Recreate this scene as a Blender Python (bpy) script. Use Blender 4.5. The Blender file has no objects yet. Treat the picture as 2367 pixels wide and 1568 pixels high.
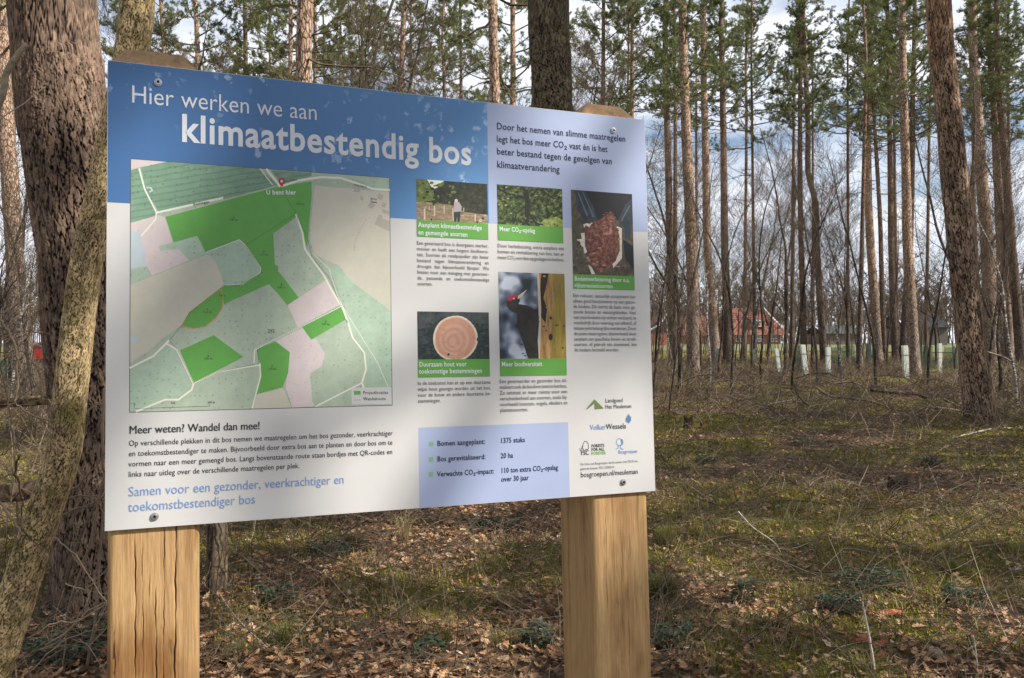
import bpy, math, random
import numpy as np
from mathutils import Vector, Matrix

# ------------------------------------------------------------------ camera, sky, sun, exposure
F = 2000.0; CX, CY = 1183.5, 784.0; EYE = 1.5; HOR = 795.0        # photo measured on a 2367 x 1568 sheet
scene = bpy.context.scene
col = scene.collection
PITCH = math.atan((HOR - CY) / F)
cam = bpy.data.cameras.new("camera"); cam_o = bpy.data.objects.new("camera", cam); col.objects.link(cam_o)
cam.sensor_width = 36; cam.lens = 36 * F / 2367; cam.clip_start = 0.05; cam.clip_end = 3000
cam_o.location = (0, 0, EYE); cam_o.rotation_euler = (math.pi / 2 + PITCH, 0, 0)
scene.camera = cam_o

SUN_AZ = math.radians(108); SUN_EL = math.radians(40)             # azimuth clockwise from +Y
SUN = Vector((math.sin(SUN_AZ) * math.cos(SUN_EL), math.cos(SUN_AZ) * math.cos(SUN_EL), math.sin(SUN_EL)))
world = bpy.data.worlds.new("World"); scene.world = world; world.use_nodes = True
nt = world.node_tree; nt.nodes.clear()
wo = nt.nodes.new("ShaderNodeOutputWorld"); bg = nt.nodes.new("ShaderNodeBackground")
sky = nt.nodes.new("ShaderNodeTexSky"); sky.sky_type = 'NISHITA'; sky.sun_disc = False
sky.sun_elevation = SUN_EL; sky.sun_rotation = SUN_AZ; sky.air_density = 1.0; sky.dust_density = 0.6
tc = nt.nodes.new("ShaderNodeTexCoord"); mp = nt.nodes.new("ShaderNodeMapping"); mp.inputs['Scale'].default_value = (2.2, 2.2, 6.5)
mp.inputs['Location'].default_value = (0.7, 0.2, 0.5)
ns = nt.nodes.new("ShaderNodeTexNoise"); ns.inputs['Scale'].default_value = 1.6; ns.inputs['Detail'].default_value = 9; ns.inputs['Roughness'].default_value = 0.55
cr = nt.nodes.new("ShaderNodeValToRGB"); cr.color_ramp.elements[0].position = 0.33; cr.color_ramp.elements[1].position = 0.52
mx = nt.nodes.new("ShaderNodeMix"); mx.data_type = 'RGBA'
cl = nt.nodes.new("ShaderNodeRGB"); cl.outputs[0].default_value = (8.2, 8.5, 9.4, 1)
L = nt.links.new
L(tc.outputs['Generated'], mp.inputs[0]); L(mp.outputs[0], ns.inputs['Vector']); L(ns.outputs['Fac'], cr.inputs[0])
L(cr.outputs[0], mx.inputs[0]); L(sky.outputs[0], mx.inputs[6]); L(cl.outputs[0], mx.inputs[7]); L(mx.outputs[2], bg.inputs[0]); L(bg.outputs[0], wo.inputs[0])
bg.inputs[1].default_value = 0.092
sun = bpy.data.lights.new("sun", 'SUN'); sun.energy = 5.0; sun.angle = math.radians(0.53); sun.color = (1.0, 0.93, 0.82)
sun_o = bpy.data.objects.new("sun", sun); col.objects.link(sun_o); sun_o.rotation_euler = SUN.to_track_quat('Z', 'Y').to_euler()
vs = scene.view_settings
scene.display_settings.display_device = 'sRGB'; vs.view_transform = 'Standard'; vs.look = 'None'; vs.exposure = 0.52; vs.gamma = 1; vs.use_curve_mapping = False
scene.cycles.max_bounces = 5; scene.cycles.diffuse_bounces = 3; scene.cycles.glossy_bounces = 2; scene.cycles.transparent_max_bounces = 8

# ------------------------------------------------------------------ helpers
rng = np.random.default_rng(7)
FW = np.array([0, math.cos(PITCH), math.sin(PITCH)]); UP = np.array([0, -math.sin(PITCH), math.cos(PITCH)]); RT = np.array([1.0, 0, 0])
CAM = np.array([0, 0, EYE])

def at(x, y, d):
    """point at distance d (metres, forward) seen at photo position x, y"""
    return CAM + d * (FW + RT * (x - CX) / F - UP * (y - CY) / F)

_gs = np.random.default_rng(3)
_K = [(a, f, _gs.uniform(0, 6.28), _gs.uniform(0, 6.28)) for a, f in ((.06, .35), (.05, .6), (.04, 1.1), (.03, 1.7), (.022, 2.9), (.016, 4.4), (.012, 7), (.009, 11))]
def gz(x, y):
    x = np.asarray(x, float); y = np.asarray(y, float); z = 0 * x
    for a, f, t, p in _K:
        z = z + a * .55 * np.sin(f * (x * math.cos(t) + y * math.sin(t)) + p) * np.cos(f * .8 * (y * math.cos(t) - x * math.sin(t)) + 2 * p)
    return z + 1.42 * np.clip((y - 45) / 95, 0, 1) ** 1.0 + .35 * np.clip((y - 150) / 300, 0, 2)
def moss(x, y):
    """patches of moss and grass against leaf litter, 0..1"""
    v = .55 * np.clip((y - 5.5) * .2, -.2, .9) + np.sin(.9 * x + 1.3 * np.sin(.6 * y + 1)) + np.sin(1.25 * y + 1.1 * np.sin(.8 * x + 2)) + .8 * np.sin(2.3 * x - 1.9 * y) + .5 * np.sin(5.1 * x + 3.3 * y)
    return 1 / (1 + np.exp(-1.6 * v))
def on_ground(px, py):
    d = F * EYE / max(py - HOR, 4.0)
    for _ in range(12):
        p = at(px, py, d); g = float(gz(p[0], p[1]))
        d = F * (EYE - g) / max(py - HOR, 4.0) if py > HOR + 4 else d
    p = at(px, py, d); p[2] = float(gz(p[0], p[1])); return p, d

class Geo:
    def __init__(s): s.V = []; s.Fc = []; s.T = []; s.M = []; s.n = 0
    def add(s, V, Fc, tint=0.0, mi=0):
        V = np.asarray(V, np.float32).reshape(-1, 3); Fc = np.asarray(Fc, np.int64).reshape(-1, 3)
        s.V.append(V); s.Fc.append(Fc + s.n); s.n += len(V)
        s.T.append(np.broadcast_to(np.asarray(tint, np.float32), (len(V),)).copy()); s.M.append(np.full(len(Fc), mi, np.int32)); return s
    def mesh(s, name, mats, smooth=False):
        V = np.concatenate(s.V); Fc = np.concatenate(s.Fc); T = np.concatenate(s.T); Mi = np.concatenate(s.M)
        m = bpy.data.meshes.new(name)
        m.vertices.add(len(V)); m.vertices.foreach_set('co', V.ravel())
        m.loops.add(len(Fc) * 3); m.loops.foreach_set('vertex_index', Fc.astype(np.int32).ravel())
        m.polygons.add(len(Fc)); m.polygons.foreach_set('loop_start', np.arange(0, len(Fc) * 3, 3, dtype=np.int32))
        m.polygons.foreach_set('loop_total', np.full(len(Fc), 3, np.int32))
        m.polygons.foreach_set('material_index', Mi)
        m.polygons.foreach_set('use_smooth', np.full(len(Fc), bool(smooth)))
        a = m.attributes.new('tint', 'FLOAT', 'POINT'); a.data.foreach_set('value', T)
        for k in (mats if isinstance(mats, (list, tuple)) else [mats]): m.materials.append(k)
        m.update(); m.validate(); return m
    def obj(s, name, mats, parent=None, smooth=False, loc=None):
        if loc is not None: s.V = [v - np.asarray(loc, np.float32) for v in s.V]
        o = bpy.data.objects.new(name, s.mesh(name, mats, smooth)); col.objects.link(o)
        if parent is not None: o.parent = parent
        elif loc is not None: o.location = loc
        return o

def tag(o, label=None, cat=None, group=None, kind=None):
    if label: o['label'] = label
    if cat: o['category'] = cat
    if group: o['group'] = group
    if kind: o['kind'] = kind
    return o
def empty(name, loc, label=None, cat=None, group=None):
    o = bpy.data.objects.new(name, None); col.objects.link(o); o.location = Vector([float(v) for v in loc]); o.empty_display_size = .1
    return tag(o, label, cat, group)
def inst(name, mesh, parent=None, loc=(0, 0, 0), rz=0, sc=1):
    o = bpy.data.objects.new(name, mesh); col.objects.link(o); o.parent = parent
    o.location = Vector([float(v) for v in loc]); o.rotation_euler = (0, 0, rz); o.scale = (sc, sc, sc) if np.isscalar(sc) else sc; return o

def norm(v):
    v = np.asarray(v, float); return v / (np.linalg.norm(v, axis=-1, keepdims=True) + 1e-12)
def sticks(P0, P1, R0, R1, k=3):
    """many thin tapered rods at once"""
    P0 = np.asarray(P0, float).reshape(-1, 3); P1 = np.asarray(P1, float).reshape(-1, 3); n = len(P0)
    R0 = np.broadcast_to(R0, (n,)); R1 = np.broadcast_to(R1, (n,))
    t = norm(P1 - P0); ref = np.where(np.abs(t[:, 2:3]) > .8, [[1., 0, 0]], [[0, 0, 1.]]); a = norm(np.cross(t, ref)); b = np.cross(t, a)
    th = np.arange(k) * 2 * math.pi / k
    ring = a[:, None] * np.cos(th)[None, :, None] + b[:, None] * np.sin(th)[None, :, None]
    V = np.concatenate([P0[:, None] + ring * R0[:, None, None], P1[:, None] + ring * R1[:, None, None]], 1).reshape(-1, 3)
    f = []
    for i in range(k):
        j = (i + 1) % k; f += [[i, j, k + j], [i, k + j, k + i]]
    if k > 3: f += [[k, k + i, k + i + 1] for i in range(1, k - 1)]
    Fc = (np.array(f)[None] + (np.arange(n) * 2 * k)[:, None, None]).reshape(-1, 3)
    return V, Fc
def tube(P, R, k=6, cap=True, jitter=0.0):
    P = np.asarray(P, float); n = len(P); R = np.broadcast_to(np.asarray(R, float), (n,))
    t = norm(np.gradient(P, axis=0)); m = norm(t.mean(0)); ref = np.array([1., 0, 0]) if abs(m[2]) > .7 else np.array([0, 0, 1.])
    a = norm(np.cross(t, ref)); b = np.cross(t, a); th = np.arange(k) * 2 * math.pi / k
    rr = R[:, None] * (1 + jitter * rng.uniform(-1, 1, (n, k)))
    V = (P[:, None] + (a[:, None] * np.cos(th)[None, :, None] + b[:, None] * np.sin(th)[None, :, None]) * rr[..., None]).reshape(-1, 3)
    i = np.arange(n - 1)[:, None] * k; j = np.arange(k)[None]; j2 = (j + 1) % k
    q = np.stack([i + j, i + j2, i + k + j2, i + k + j], -1).reshape(-1, 4)
    Fc = np.concatenate([q[:, [0, 1, 2]], q[:, [0, 2, 3]]])
    if cap:
        Fc = np.concatenate([Fc, [[0, x + 1, x] for x in range(1, k - 1)], [[(n - 1) * k, (n - 1) * k + x, (n - 1) * k + x + 1] for x in range(1, k - 1)]])
    return V, Fc
def smooth_path(P, n):
    """smooth curve through the points"""
    P = np.asarray(P, float); m = len(P); Q = np.vstack([2 * P[0] - P[1], P, 2 * P[-1] - P[-2]]); out = []
    for u in np.linspace(0, m - 1 - 1e-9, n):
        i = int(u); f = u - i; p0, p1, p2, p3 = Q[i:i + 4]
        out.append(.5 * (2 * p1 + (p2 - p0) * f + (2 * p0 - 5 * p1 + 4 * p2 - p3) * f * f + (3 * p1 - p0 - 3 * p2 + p3) * f ** 3))
    return np.array(out)
def box(g, x0, x1, y0, y1, z0, z1, tint=0, mi=0, X=None):
    V = np.array([[x, y, z] for z in (z0, z1) for y in (y0, y1) for x in (x0, x1)], float)
    if X is not None: V = X(V)
    g.add(V, [[0, 2, 3], [0, 3, 1], [4, 5, 7], [4, 7, 6], [0, 1, 5], [0, 5, 4], [2, 6, 7], [2, 7, 3], [0, 4, 6], [0, 6, 2], [1, 3, 7], [1, 7, 5]], tint, mi)

# ------------------------------------------------------------------ materials
def nodemat(name, rough=.8, spec=.3):
    m = bpy.data.materials.new(name); m.use_nodes = True; n = m.node_tree; b = n.nodes['Principled BSDF']
    b.inputs['Roughness'].default_value = rough; b.inputs['Specular IOR Level'].default_value = spec
    return m, n, b
def N(n, t, **kw):
    x = n.nodes.new(t)
    for k, v in kw.items():
        if k in x.inputs: x.inputs[k].default_value = v
        else: setattr(x, k, v)
    return x
def ramp(n, fac, stops):
    r = n.nodes.new('ShaderNodeValToRGB'); e = r.color_ramp.elements
    while len(e) < len(stops): e.new(.5)
    for q, (p, c) in zip(e, stops): q.position = p; q.color = (*c, 1)
    n.links.new(fac, r.inputs[0]); return r.outputs[0]
def noise(n, scale, detail=4, rough=.6, sc=(1, 1, 1), coord='Object', dist=0):
    t = N(n, 'ShaderNodeTexCoord'); m = N(n, 'ShaderNodeMapping'); m.inputs['Scale'].default_value = sc
    x = N(n, 'ShaderNodeTexNoise', Scale=scale, Detail=detail, Roughness=rough, Distortion=dist)
    n.links.new(t.outputs[coord], m.inputs[0]); n.links.new(m.outputs[0], x.inputs['Vector']); return x.outputs['Fac']
def mixc(n, fac, a, b, mode='MIX'):
    x = n.nodes.new('ShaderNodeMix'); x.data_type = 'RGBA'; x.blend_type = mode
    if hasattr(fac, 'links'): n.links.new(fac, x.inputs[0])
    else: x.inputs[0].default_value = fac
    for s, v in ((6, a), (7, b)):
        if hasattr(v, 'links'): n.links.new(v, x.inputs[s])
        else: x.inputs[s].default_value = (*v, 1)
    return x.outputs[2]
def maths(n, op, a, b=0.0):
    x = n.nodes.new('ShaderNodeMath'); x.operation = op
    for i, v in ((0, a), (1, b)):
        if hasattr(v, 'links'): n.links.new(v, x.inputs[i])
        else: x.inputs[i].default_value = v
    return x.outputs[0]
def attr(n, name='tint'):
    a = n.nodes.new('ShaderNodeAttribute'); a.attribute_name = name; return a.outputs['Fac']
def objrand(n): return n.nodes.new('ShaderNodeObjectInfo').outputs['Random']
def bump(n, b, h, strength=.5, dist=.01):
    x = N(n, 'ShaderNodeBump', Strength=strength, Distance=dist); n.links.new(h, x.inputs['Height']); n.links.new(x.outputs[0], b.inputs['Normal'])

def tintmat(name, stops, rough=.8, spec=.25, nscale=30, nfac=.35, transl=0):
    m, n, b = nodemat(name, rough, spec)
    c = ramp(n, attr(n), stops)
    v = ramp(n, noise(n, nscale, 3), [(.3, (.45, .45, .45)), (.7, (1.35, 1.35, 1.35))])
    c = mixc(n, nfac, c, mixc(n, 1, c, v, 'MULTIPLY'))
    n.links.new(c, b.inputs['Base Color'])
    if transl:
        t = N(n, 'ShaderNodeBsdfTranslucent'); n.links.new(c, t.inputs[0]); ms = N(n, 'ShaderNodeMixShader', Fac=transl)
        ms.inputs[0].default_value = transl
        n.links.new(b.outputs[0], ms.inputs[1]); n.links.new(t.outputs[0], ms.inputs[2]); n.links.new(ms.outputs[0], n.nodes['Material Output'].inputs[0])
    return m
def bark(name, low, high, crack, h0=3, h1=8, cell=(16, 16, 5), lichen=None, attr_cracks=False, bdist=.02, cs=(55, 55, 26)):
    """furrowed plates low down, flaking thin bark higher up the stem"""
    m, n, b = nodemat(name, .9, .15)
    t = N(n, 'ShaderNodeTexCoord'); sp = N(n, 'ShaderNodeSeparateXYZ'); n.links.new(t.outputs['Object'], sp.inputs[0])
    mr = N(n, 'ShaderNodeMapRange'); mr.inputs[1].default_value = h0; mr.inputs[2].default_value = h1; n.links.new(sp.outputs[2], mr.inputs[0])
    nn = noise(n, 3, 4, .6, (1, 1, .5))
    hf = maths(n, 'ADD', mr.outputs[0], maths(n, 'MULTIPLY', maths(n, 'SUBTRACT', nn, .5), .9)); hf = ramp(n, hf, [(.1, (0, 0, 0)), (.9, (1, 1, 1))])
    big = noise(n, 5, 6, .7, (1, 1, .35))
    cl_ = mixc(n, ramp(n, big, [(.35, (0, 0, 0)), (.65, (1, 1, 1))]), tuple(.62 * v for v in low), tuple(1.3 * v for v in low))
    ch_ = mixc(n, ramp(n, big, [(.35, (0, 0, 0)), (.65, (1, 1, 1))]), tuple(.72 * v for v in high), tuple(1.22 * v for v in high))
    c = mixc(n, hf, cl_, ch_)
    vm = N(n, 'ShaderNodeMapping'); vm.inputs['Scale'].default_value = cell
    wn = N(n, 'ShaderNodeTexNoise', Scale=9, Detail=3); n.links.new(t.outputs['Object'], wn.inputs['Vector'])
    wa = N(n, 'ShaderNodeMix'); wa.data_type = 'VECTOR'; wa.inputs[0].default_value = .06; n.links.new(t.outputs['Object'], wa.inputs[4]); n.links.new(wn.outputs['Color'], wa.inputs[5])
    n.links.new(wa.outputs[1], vm.inputs[0])
    vo = N(n, 'ShaderNodeTexVoronoi', feature='DISTANCE_TO_EDGE', Scale=1.0); n.links.new(vm.outputs[0], vo.inputs['Vector'])
    k = ramp(n, vo.outputs[0], [(.0, (0, 0, 0)), (.16, (1, 1, 1))])
    if attr_cracks:
        k = ramp(n, attr(n), [(.05, (0, 0, 0)), (.42, (1, 1, 1))]); c = mixc(n, 1, c, ramp(n, attr(n), [(.4, (.62, .62, .64)), (.7, (1, .98, .96)), (1, (1.5, 1.42, 1.36))]), 'MULTIPLY')
    c = mixc(n, maths(n, 'MULTIPLY', maths(n, 'SUBTRACT', 1, k), .92), c, crack)
    fine = noise(n, 60, 5, .7, (1, 1, .4))
    c = mixc(n, .5, c, mixc(n, 1, c, ramp(n, fine, [(.3, (.5, .5, .5)), (.7, (1.4, 1.4, 1.4))]), 'MULTIPLY'))
    if lichen: c = mixc(n, maths(n, 'MULTIPLY', ramp(n, noise(n, 7, 8, .75), [(.5, (0, 0, 0)), (.62, (1, 1, 1))]), .75), c, lichen)
    c = mixc(n, .35, c, mixc(n, 1, c, ramp(n, objrand(n), [(0, (.7, .7, .72)), (1, (1.3, 1.22, 1.15))]), 'MULTIPLY'))
    sc_ = N(n, 'ShaderNodeTexVoronoi', Scale=1.0); sm = N(n, 'ShaderNodeMapping'); sm.inputs['Scale'].default_value = cs; n.links.new(wa.outputs[1], sm.inputs[0]); n.links.new(sm.outputs[0], sc_.inputs['Vector'])
    sk = N(n, 'ShaderNodeSeparateColor'); n.links.new(sc_.outputs['Color'], sk.inputs[0]); c = mixc(n, .75, c, mixc(n, 1, c, ramp(n, sk.outputs[0], [(0, (.6, .58, .58)), (1, (1.4, 1.36, 1.3))]), 'MULTIPLY'))
    n.links.new(c, b.inputs['Base Color'])
    hgt = maths(n, 'ADD', maths(n, 'ADD', maths(n, 'MULTIPLY', k, 0.3 if attr_cracks else 1.0), maths(n, 'MULTIPLY', fine, .5)), maths(n, 'MULTIPLY', sk.outputs[0], .35))
    bump(n, b, hgt, .9, bdist); return m
PINE = bark('pine_bark', (.31, .25, .21), (.52, .37, .275), (.035, .024, .02), 2.0, 7.5)
PINE_DK = bark('dark_pine_bark', (.15, .12, .10), (.30, .21, .16), (.02, .015, .013), 4, 11)
PINE_BIG = bark('furrowed_pine_bark', (.25, .185, .14), (.46, .30, .19), (.022, .016, .013), 5.0, 9.5, attr_cracks=True, bdist=.02, cs=(20, 20, 8))
PINE_NEAR = bark('near_pine_bark', (.175, .128, .098), (.26, .18, .13), (.012, .009, .008), 8, 14, attr_cracks=True, bdist=.006)
OAK = bark('oak_bark', (.12, .10, .075), (.13, .11, .085), (.02, .017, .013), 3, 8, attr_cracks=True, lichen=(.13, .135, .07), bdist=.008)
MOSSY = bark('mossy_bark', (.52, .41, .23), (.42, .33, .19), (.045, .035, .02), 1, 4, attr_cracks=True, lichen=(.11, .10, .032), bdist=.006)
BARE = bark('bare_wood_bark', (.075, .062, .052), (.10, .085, .072), (.02, .018, .015), 2, 8, cell=(20, 20, 6))
BIRCH = bark('birch_bark', (.32, .31, .29), (.40, .38, .35), (.05, .045, .04), 1, 4, cell=(3, 3, 14))
TWIG = tintmat('twig_bark', [(0, (.055, .042, .032)), (.5, (.15, .11, .075)), (.85, (.26, .20, .14)), (1, (.46, .41, .33))], .85)
NEEDLE = tintmat('pine_needles', [(0, (.07, .095, .042)), (.4, (.17, .205, .08)), (.75, (.29, .31, .115)), (1, (.40, .33, .15))], .6, .3, 2, .3, transl=.25)
LEAF = tintmat('fallen_leaf', [(0, (.08, .042, .022)), (.3, (.23, .115, .055)), (.6, (.40, .22, .11)), (.85, (.52, .34, .19)), (1, (.60, .50, .38))], .7, .3, 25, .4, transl=.15)
GRASS = tintmat('grass_blade', [(0, (.045, .07, .02)), (.5, (.14, .14, .035)), (.8, (.27, .23, .075)), (1, (.44, .35, .17))], .6, .3, 5, .2, transl=.3)
MOSSB = tintmat('moss_tips', [(0, (.08, .08, .016)), (.5, (.28, .245, .035)), (1, (.46, .37, .07))], .8, .2, 8, .3, transl=.2)
BRAMBLE = tintmat('bramble_leaf', [(0, (.018, .035, .018)), (.6, (.035, .07, .03)), (1, (.08, .12, .045))], .4, .5, 20, .3, transl=.15)

def ground_mat():
    m, n, b = nodemat('forest_floor', .95, .1)
    n1 = noise(n, .9, 6, .65, coord='Object'); n2 = noise(n, 14, 8, .75); n3 = noise(n, 90, 4, .7)
    lit = ramp(n, n2, [(.3, (.045, .032, .022)), (.45, (.12, .08, .048)), (.6, (.21, .135, .078)), (.75, (.32, .22, .135))])
    ms = ramp(n, n2, [(.3, (.06, .058, .016)), (.5, (.17, .15, .03)), (.7, (.31, .255, .055))])
    c = mixc(n, ramp(n, attr(n), [(.35, (0, 0, 0)), (.7, (1, 1, 1))]), lit, ms)
    c = mixc(n, .6, c, mixc(n, 1, c, ramp(n, n3, [(.3, (.4, .4, .4)), (.7, (1.5, 1.5, 1.5))]), 'MULTIPLY'))
    c = mixc(n, .5, c, mixc(n, 1, c, ramp(n, n1, [(.3, (.6, .6, .6)), (.7, (1.3, 1.3, 1.3))]), 'MULTIPLY'))
    n.links.new(c, b.inputs['Base Color']); bump(n, b, maths(n, 'ADD', n2, maths(n, 'MULTIPLY', n3, .3)), 1, .05); return m
def plain(name, c, rough=.6, spec=.3, var=.15, scale=8, bmp=0):
    m, n, b = nodemat(name, rough, spec); f = noise(n, scale, 5, .6)
    k = ramp(n, f, [(.3, tuple(v * (1 - var) for v in c)), (.7, tuple(min(1, v * (1 + var)) for v in c))]); n.links.new(k, b.inputs['Base Color'])
    if bmp: bump(n, b, f, .6, bmp)
    return m

# ------------------------------------------------------------------ ground
def build_ground():
    rr = np.concatenate([np.linspace(.0, 2.5, 12)[1:], np.geomspace(2.56, 900, 290)]); na = 420
    th = np.arange(na) * 2 * math.pi / na
    # finer steps in the direction one looks
    th = th + 0 * th
    X = rr[:, None] * np.sin(th); Y = rr[:, None] * np.cos(th)
    Z = gz(X, Y); g = rng.normal(0, 1, X.shape) * np.clip(.012 * (1 - rr[:, None] / 60), 0, 1)
    V = np.stack([X, Y, Z + g], -1).reshape(-1, 3); V = np.vstack([V, [[0, 0, float(gz(0, 0))]]])
    i = np.arange(len(rr) - 1)[:, None] * na; j = np.arange(na)[None]; j2 = (j + 1) % na
    q = np.stack([i + j, i + na + j, i + na + j2, i + j2], -1).reshape(-1, 4)
    Fc = np.concatenate([q[:, [0, 2, 1]], q[:, [0, 3, 2]]]); c = len(V) - 1
    Fc = np.concatenate([Fc, np.stack([np.full(na, c), np.arange(na), (np.arange(na) + 1) % na], -1)[:, [0, 2, 1]]])
    G = Geo(); G.add(V, Fc, moss(V[:, 0], V[:, 1])); o = G.obj('ground', ground_mat(), smooth=True); tag(o, 'mossy forest floor with leaf litter', kind='structure')
build_ground()
def build_meadow():
    xs = np.linspace(-220, 260, 60); ys = np.concatenate([np.linspace(84, 150, 24), np.linspace(160, 420, 20)])
    X, Y = np.meshgrid(xs, ys); e = 4 * np.sin(X * .07); Y = Y + e * (Y < 90)
    V = np.stack([X, Y, gz(X, Y) + .06], -1).reshape(-1, 3); w = len(xs)
    q = np.array([[r * w + c, r * w + c + 1, (r + 1) * w + c + 1, (r + 1) * w + c] for r in range(len(ys) - 1) for c in range(w - 1)])
    G = Geo(); G.add(V, np.concatenate([q[:, [0, 1, 2]], q[:, [0, 2, 3]]]))
    o = G.obj('meadow', plain('meadow_grass', (.15, .155, .075), .95, .1, .35, 1.5), smooth=True); tag(o, 'bright green meadow beyond the wood', kind='structure')
build_meadow()

# ------------------------------------------------------------------ information board
BC = np.array([-.2209, 1.8815, .0991 + EYE])
def rot(a, b, g):
    return (Matrix.Rotation(a, 3, 'Z') @ Matrix.Rotation(b, 3, 'X') @ Matrix.Rotation(g, 3, 'Y'))
BM3 = rot(math.radians(21.93), math.radians(-3.11), math.radians(.01)); BM = np.array(BM3)
HW, HH = .6, .4534
def S(x, y):
    """photo position -> place on the face of the board (metres right, metres up)"""
    d = FW + RT * (x - CX) / F - UP * (y - CY) / F; nrm = BM[:, 1]; c = BC - CAM
    q = BM.T @ (d * ((c @ nrm) / (d @ nrm)) - c)
    # the lens of the photo pulls the corners a little: spread the four measured corners onto the true rectangle
    return q[0], q[2]
_cs = [np.array(S(*p)) for p in ((244, 138), (1489, 279), (1516, 1139), (247, 1225))]
_cd = [np.array(p) for p in ((-HW, HH), (HW, HH), (HW, -HH), (-HW, -HH))]
def _hom(src, dst):
    A = []
    for (x, y), (u, v) in zip(src, dst): A += [[x, y, 1, 0, 0, 0, -u * x, -u * y], [0, 0, 0, x, y, 1, -v * x, -v * y]]
    return np.append(np.linalg.solve(np.array(A), np.array(dst).ravel()), 1).reshape(3, 3)
_H = _hom([(244, 138), (1489, 279), (1516, 1139), (247, 1225)], _cd)
def S(x, y):
    q = _H @ np.array([x, y, 1.0]); return q[0] / q[2], q[1] / q[2]
BOARD = empty('information_board', (0, 0, 0), 'large blue and white forest information board bolted to two timber posts', 'information board')
BOARD.matrix_world = Matrix.Translation(Vector(BC)) @ BM3.to_4x4()
bpy.context.view_layer.update()
def bx(V): return V      # board pieces are modelled in the board's own frame: x right, y away from the viewer, z up
def pmat(name, c, rough=.42, var=.03): return plain(name, c, rough, .35, var, 6)
WHITE = pmat('print_white', (.51, .51, .515)); EDGE = plain('panel_edge', (.70, .71, .72), .35, .5, .02)
g = Geo(); box(g, -HW, HW, 0, .006, -HH, HH)
PANEL = g.obj('panel', WHITE, BOARD)
def lay(k): return -.0001 * k
def poly_geo(g, pts, k, tint=0, mi=0):
    """flat printed shape; pts in board metres, any simple outline"""
    import mathutils.geometry as mg
    P = [Vector((p[0], p[1], 0)) for p in pts]; t = mg.tessellate_polygon([P])
    V = [[p[0], lay(k), p[1]] for p in pts]; tt = []
    for a, b, c in t:
        x = (pts[b][0] - pts[a][0]) * (pts[c][1] - pts[a][1]) - (pts[b][1] - pts[a][1]) * (pts[c][0] - pts[a][0])
        tt.append([a, b, c] if x > 0 else [a, c, b])
    if tt: g.add(V, tt, tint, mi)
def rect_pts(p0, p1): return [(p0[0], p1[1]), (p1[0], p1[1]), (p1[0], p0[1]), (p0[0], p0[1])]
def ribbon(g, pts, w, k, tint=0, mi=0):
    P = np.array(pts, float)
    for i in range(len(P) - 1):
        d = P[i + 1] - P[i]; l = np.hypot(*d)
        if l < 1e-6: continue
        d /= l; n_ = np.array([-d[1], d[0]]) * w / 2; a = P[i] - d * w * .25; b = P[i + 1] + d * w * .25
        g.add([[a[0] - n_[0], lay(k), a[1] - n_[1]], [b[0] - n_[0], lay(k), b[1] - n_[1]], [b[0] + n_[0], lay(k), b[1] + n_[1]], [a[0] + n_[0], lay(k), a[1] + n_[1]]], [[0, 1, 2], [0, 2, 3]], tint, mi)
        k += .03
def printed(name, g, mats, parent=None):
    return g.obj(name, mats, parent or PANEL)

# blue header with pale leaf silhouettes, pale blue field, stats box
def header_mat():
    m, n, b = nodemat('print_header_blue', .4, .4)
    big = noise(n, 3.2, 2, .5); t = N(n, 'ShaderNodeTexCoord'); s = N(n, 'ShaderNodeSeparateXYZ'); n.links.new(t.outputs['Object'], s.inputs[0])
    right = N(n, 'ShaderNodeMapRange'); right.inputs[1].default_value = -.45; right.inputs[2].default_value = .3; n.links.new(s.outputs[0], right.inputs[0])
    base = mixc(n, right.outputs[0], (.050, .135, .32), (.105, .26, .52))
    vo = N(n, 'ShaderNodeTexVoronoi', Scale=58.0); mp_ = N(n, 'ShaderNodeMapping'); mp_.inputs['Scale'].default_value = (1, 1, .6); mp_.inputs['Rotation'].default_value = (0, .6, 0)
    wn = N(n, 'ShaderNodeTexNoise', Scale=22, Detail=4, Roughness=.7); n.links.new(t.outputs['Object'], wn.inputs['Vector'])
    wa = N(n, 'ShaderNodeMix'); wa.data_type = 'VECTOR'; wa.inputs[0].default_value = .07; n.links.new(t.outputs['Object'], wa.inputs[4]); n.links.new(wn.outputs['Color'], wa.inputs[5])
    n.links.new(wa.outputs[1], mp_.inputs[0]); n.links.new(mp_.outputs[0], vo.inputs['Vector'])
    sp = N(n, 'ShaderNodeSeparateColor'); n.links.new(vo.outputs['Color'], sp.inputs[0])
    leafy = maths(n, 'MULTIPLY', ramp(n, vo.outputs['Distance'], [(.26, (1, 1, 1)), (.40, (0, 0, 0))]), ramp(n, sp.outputs[0], [(.5, (0, 0, 0)), (.75, (1, 1, 1))]))
    msk = ramp(n, maths(n, 'ADD', noise(n, 5.5, 3, .6), maths(n, 'MULTIPLY', right.outputs[0], .10)), [(.50, (0, 0, 0)), (.60, (1, 1, 1))])
    fac = maths(n, 'MULTIPLY', maths(n, 'MULTIPLY', leafy, msk), .65)
    c = mixc(n, fac, base, (.38, .52, .72)); n.links.new(c, b.inputs['Base Color']); return m
BLUE = header_mat(); PALE = pmat('print_pale_blue', (.32, .38, .56)); LEAFG = pmat('print_leaf_green', (.10, .30, .055)); NAVY = pmat('print_navy', (.016, .025, .075))
INK = pmat('print_dark_ink', (.03, .03, .035)); GREYI = pmat('print_grey_ink', (.09, .09, .095)); TXTB = pmat('print_text_blue', (.16, .27, .52)); PALEW = pmat('print_lettering_white', (.62, .65, .70))
xm = S(1125, 350)[0]; vb = np.mean([S(245, 472)[1], S(950, 507)[1], S(1495, 538)[1]])
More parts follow.
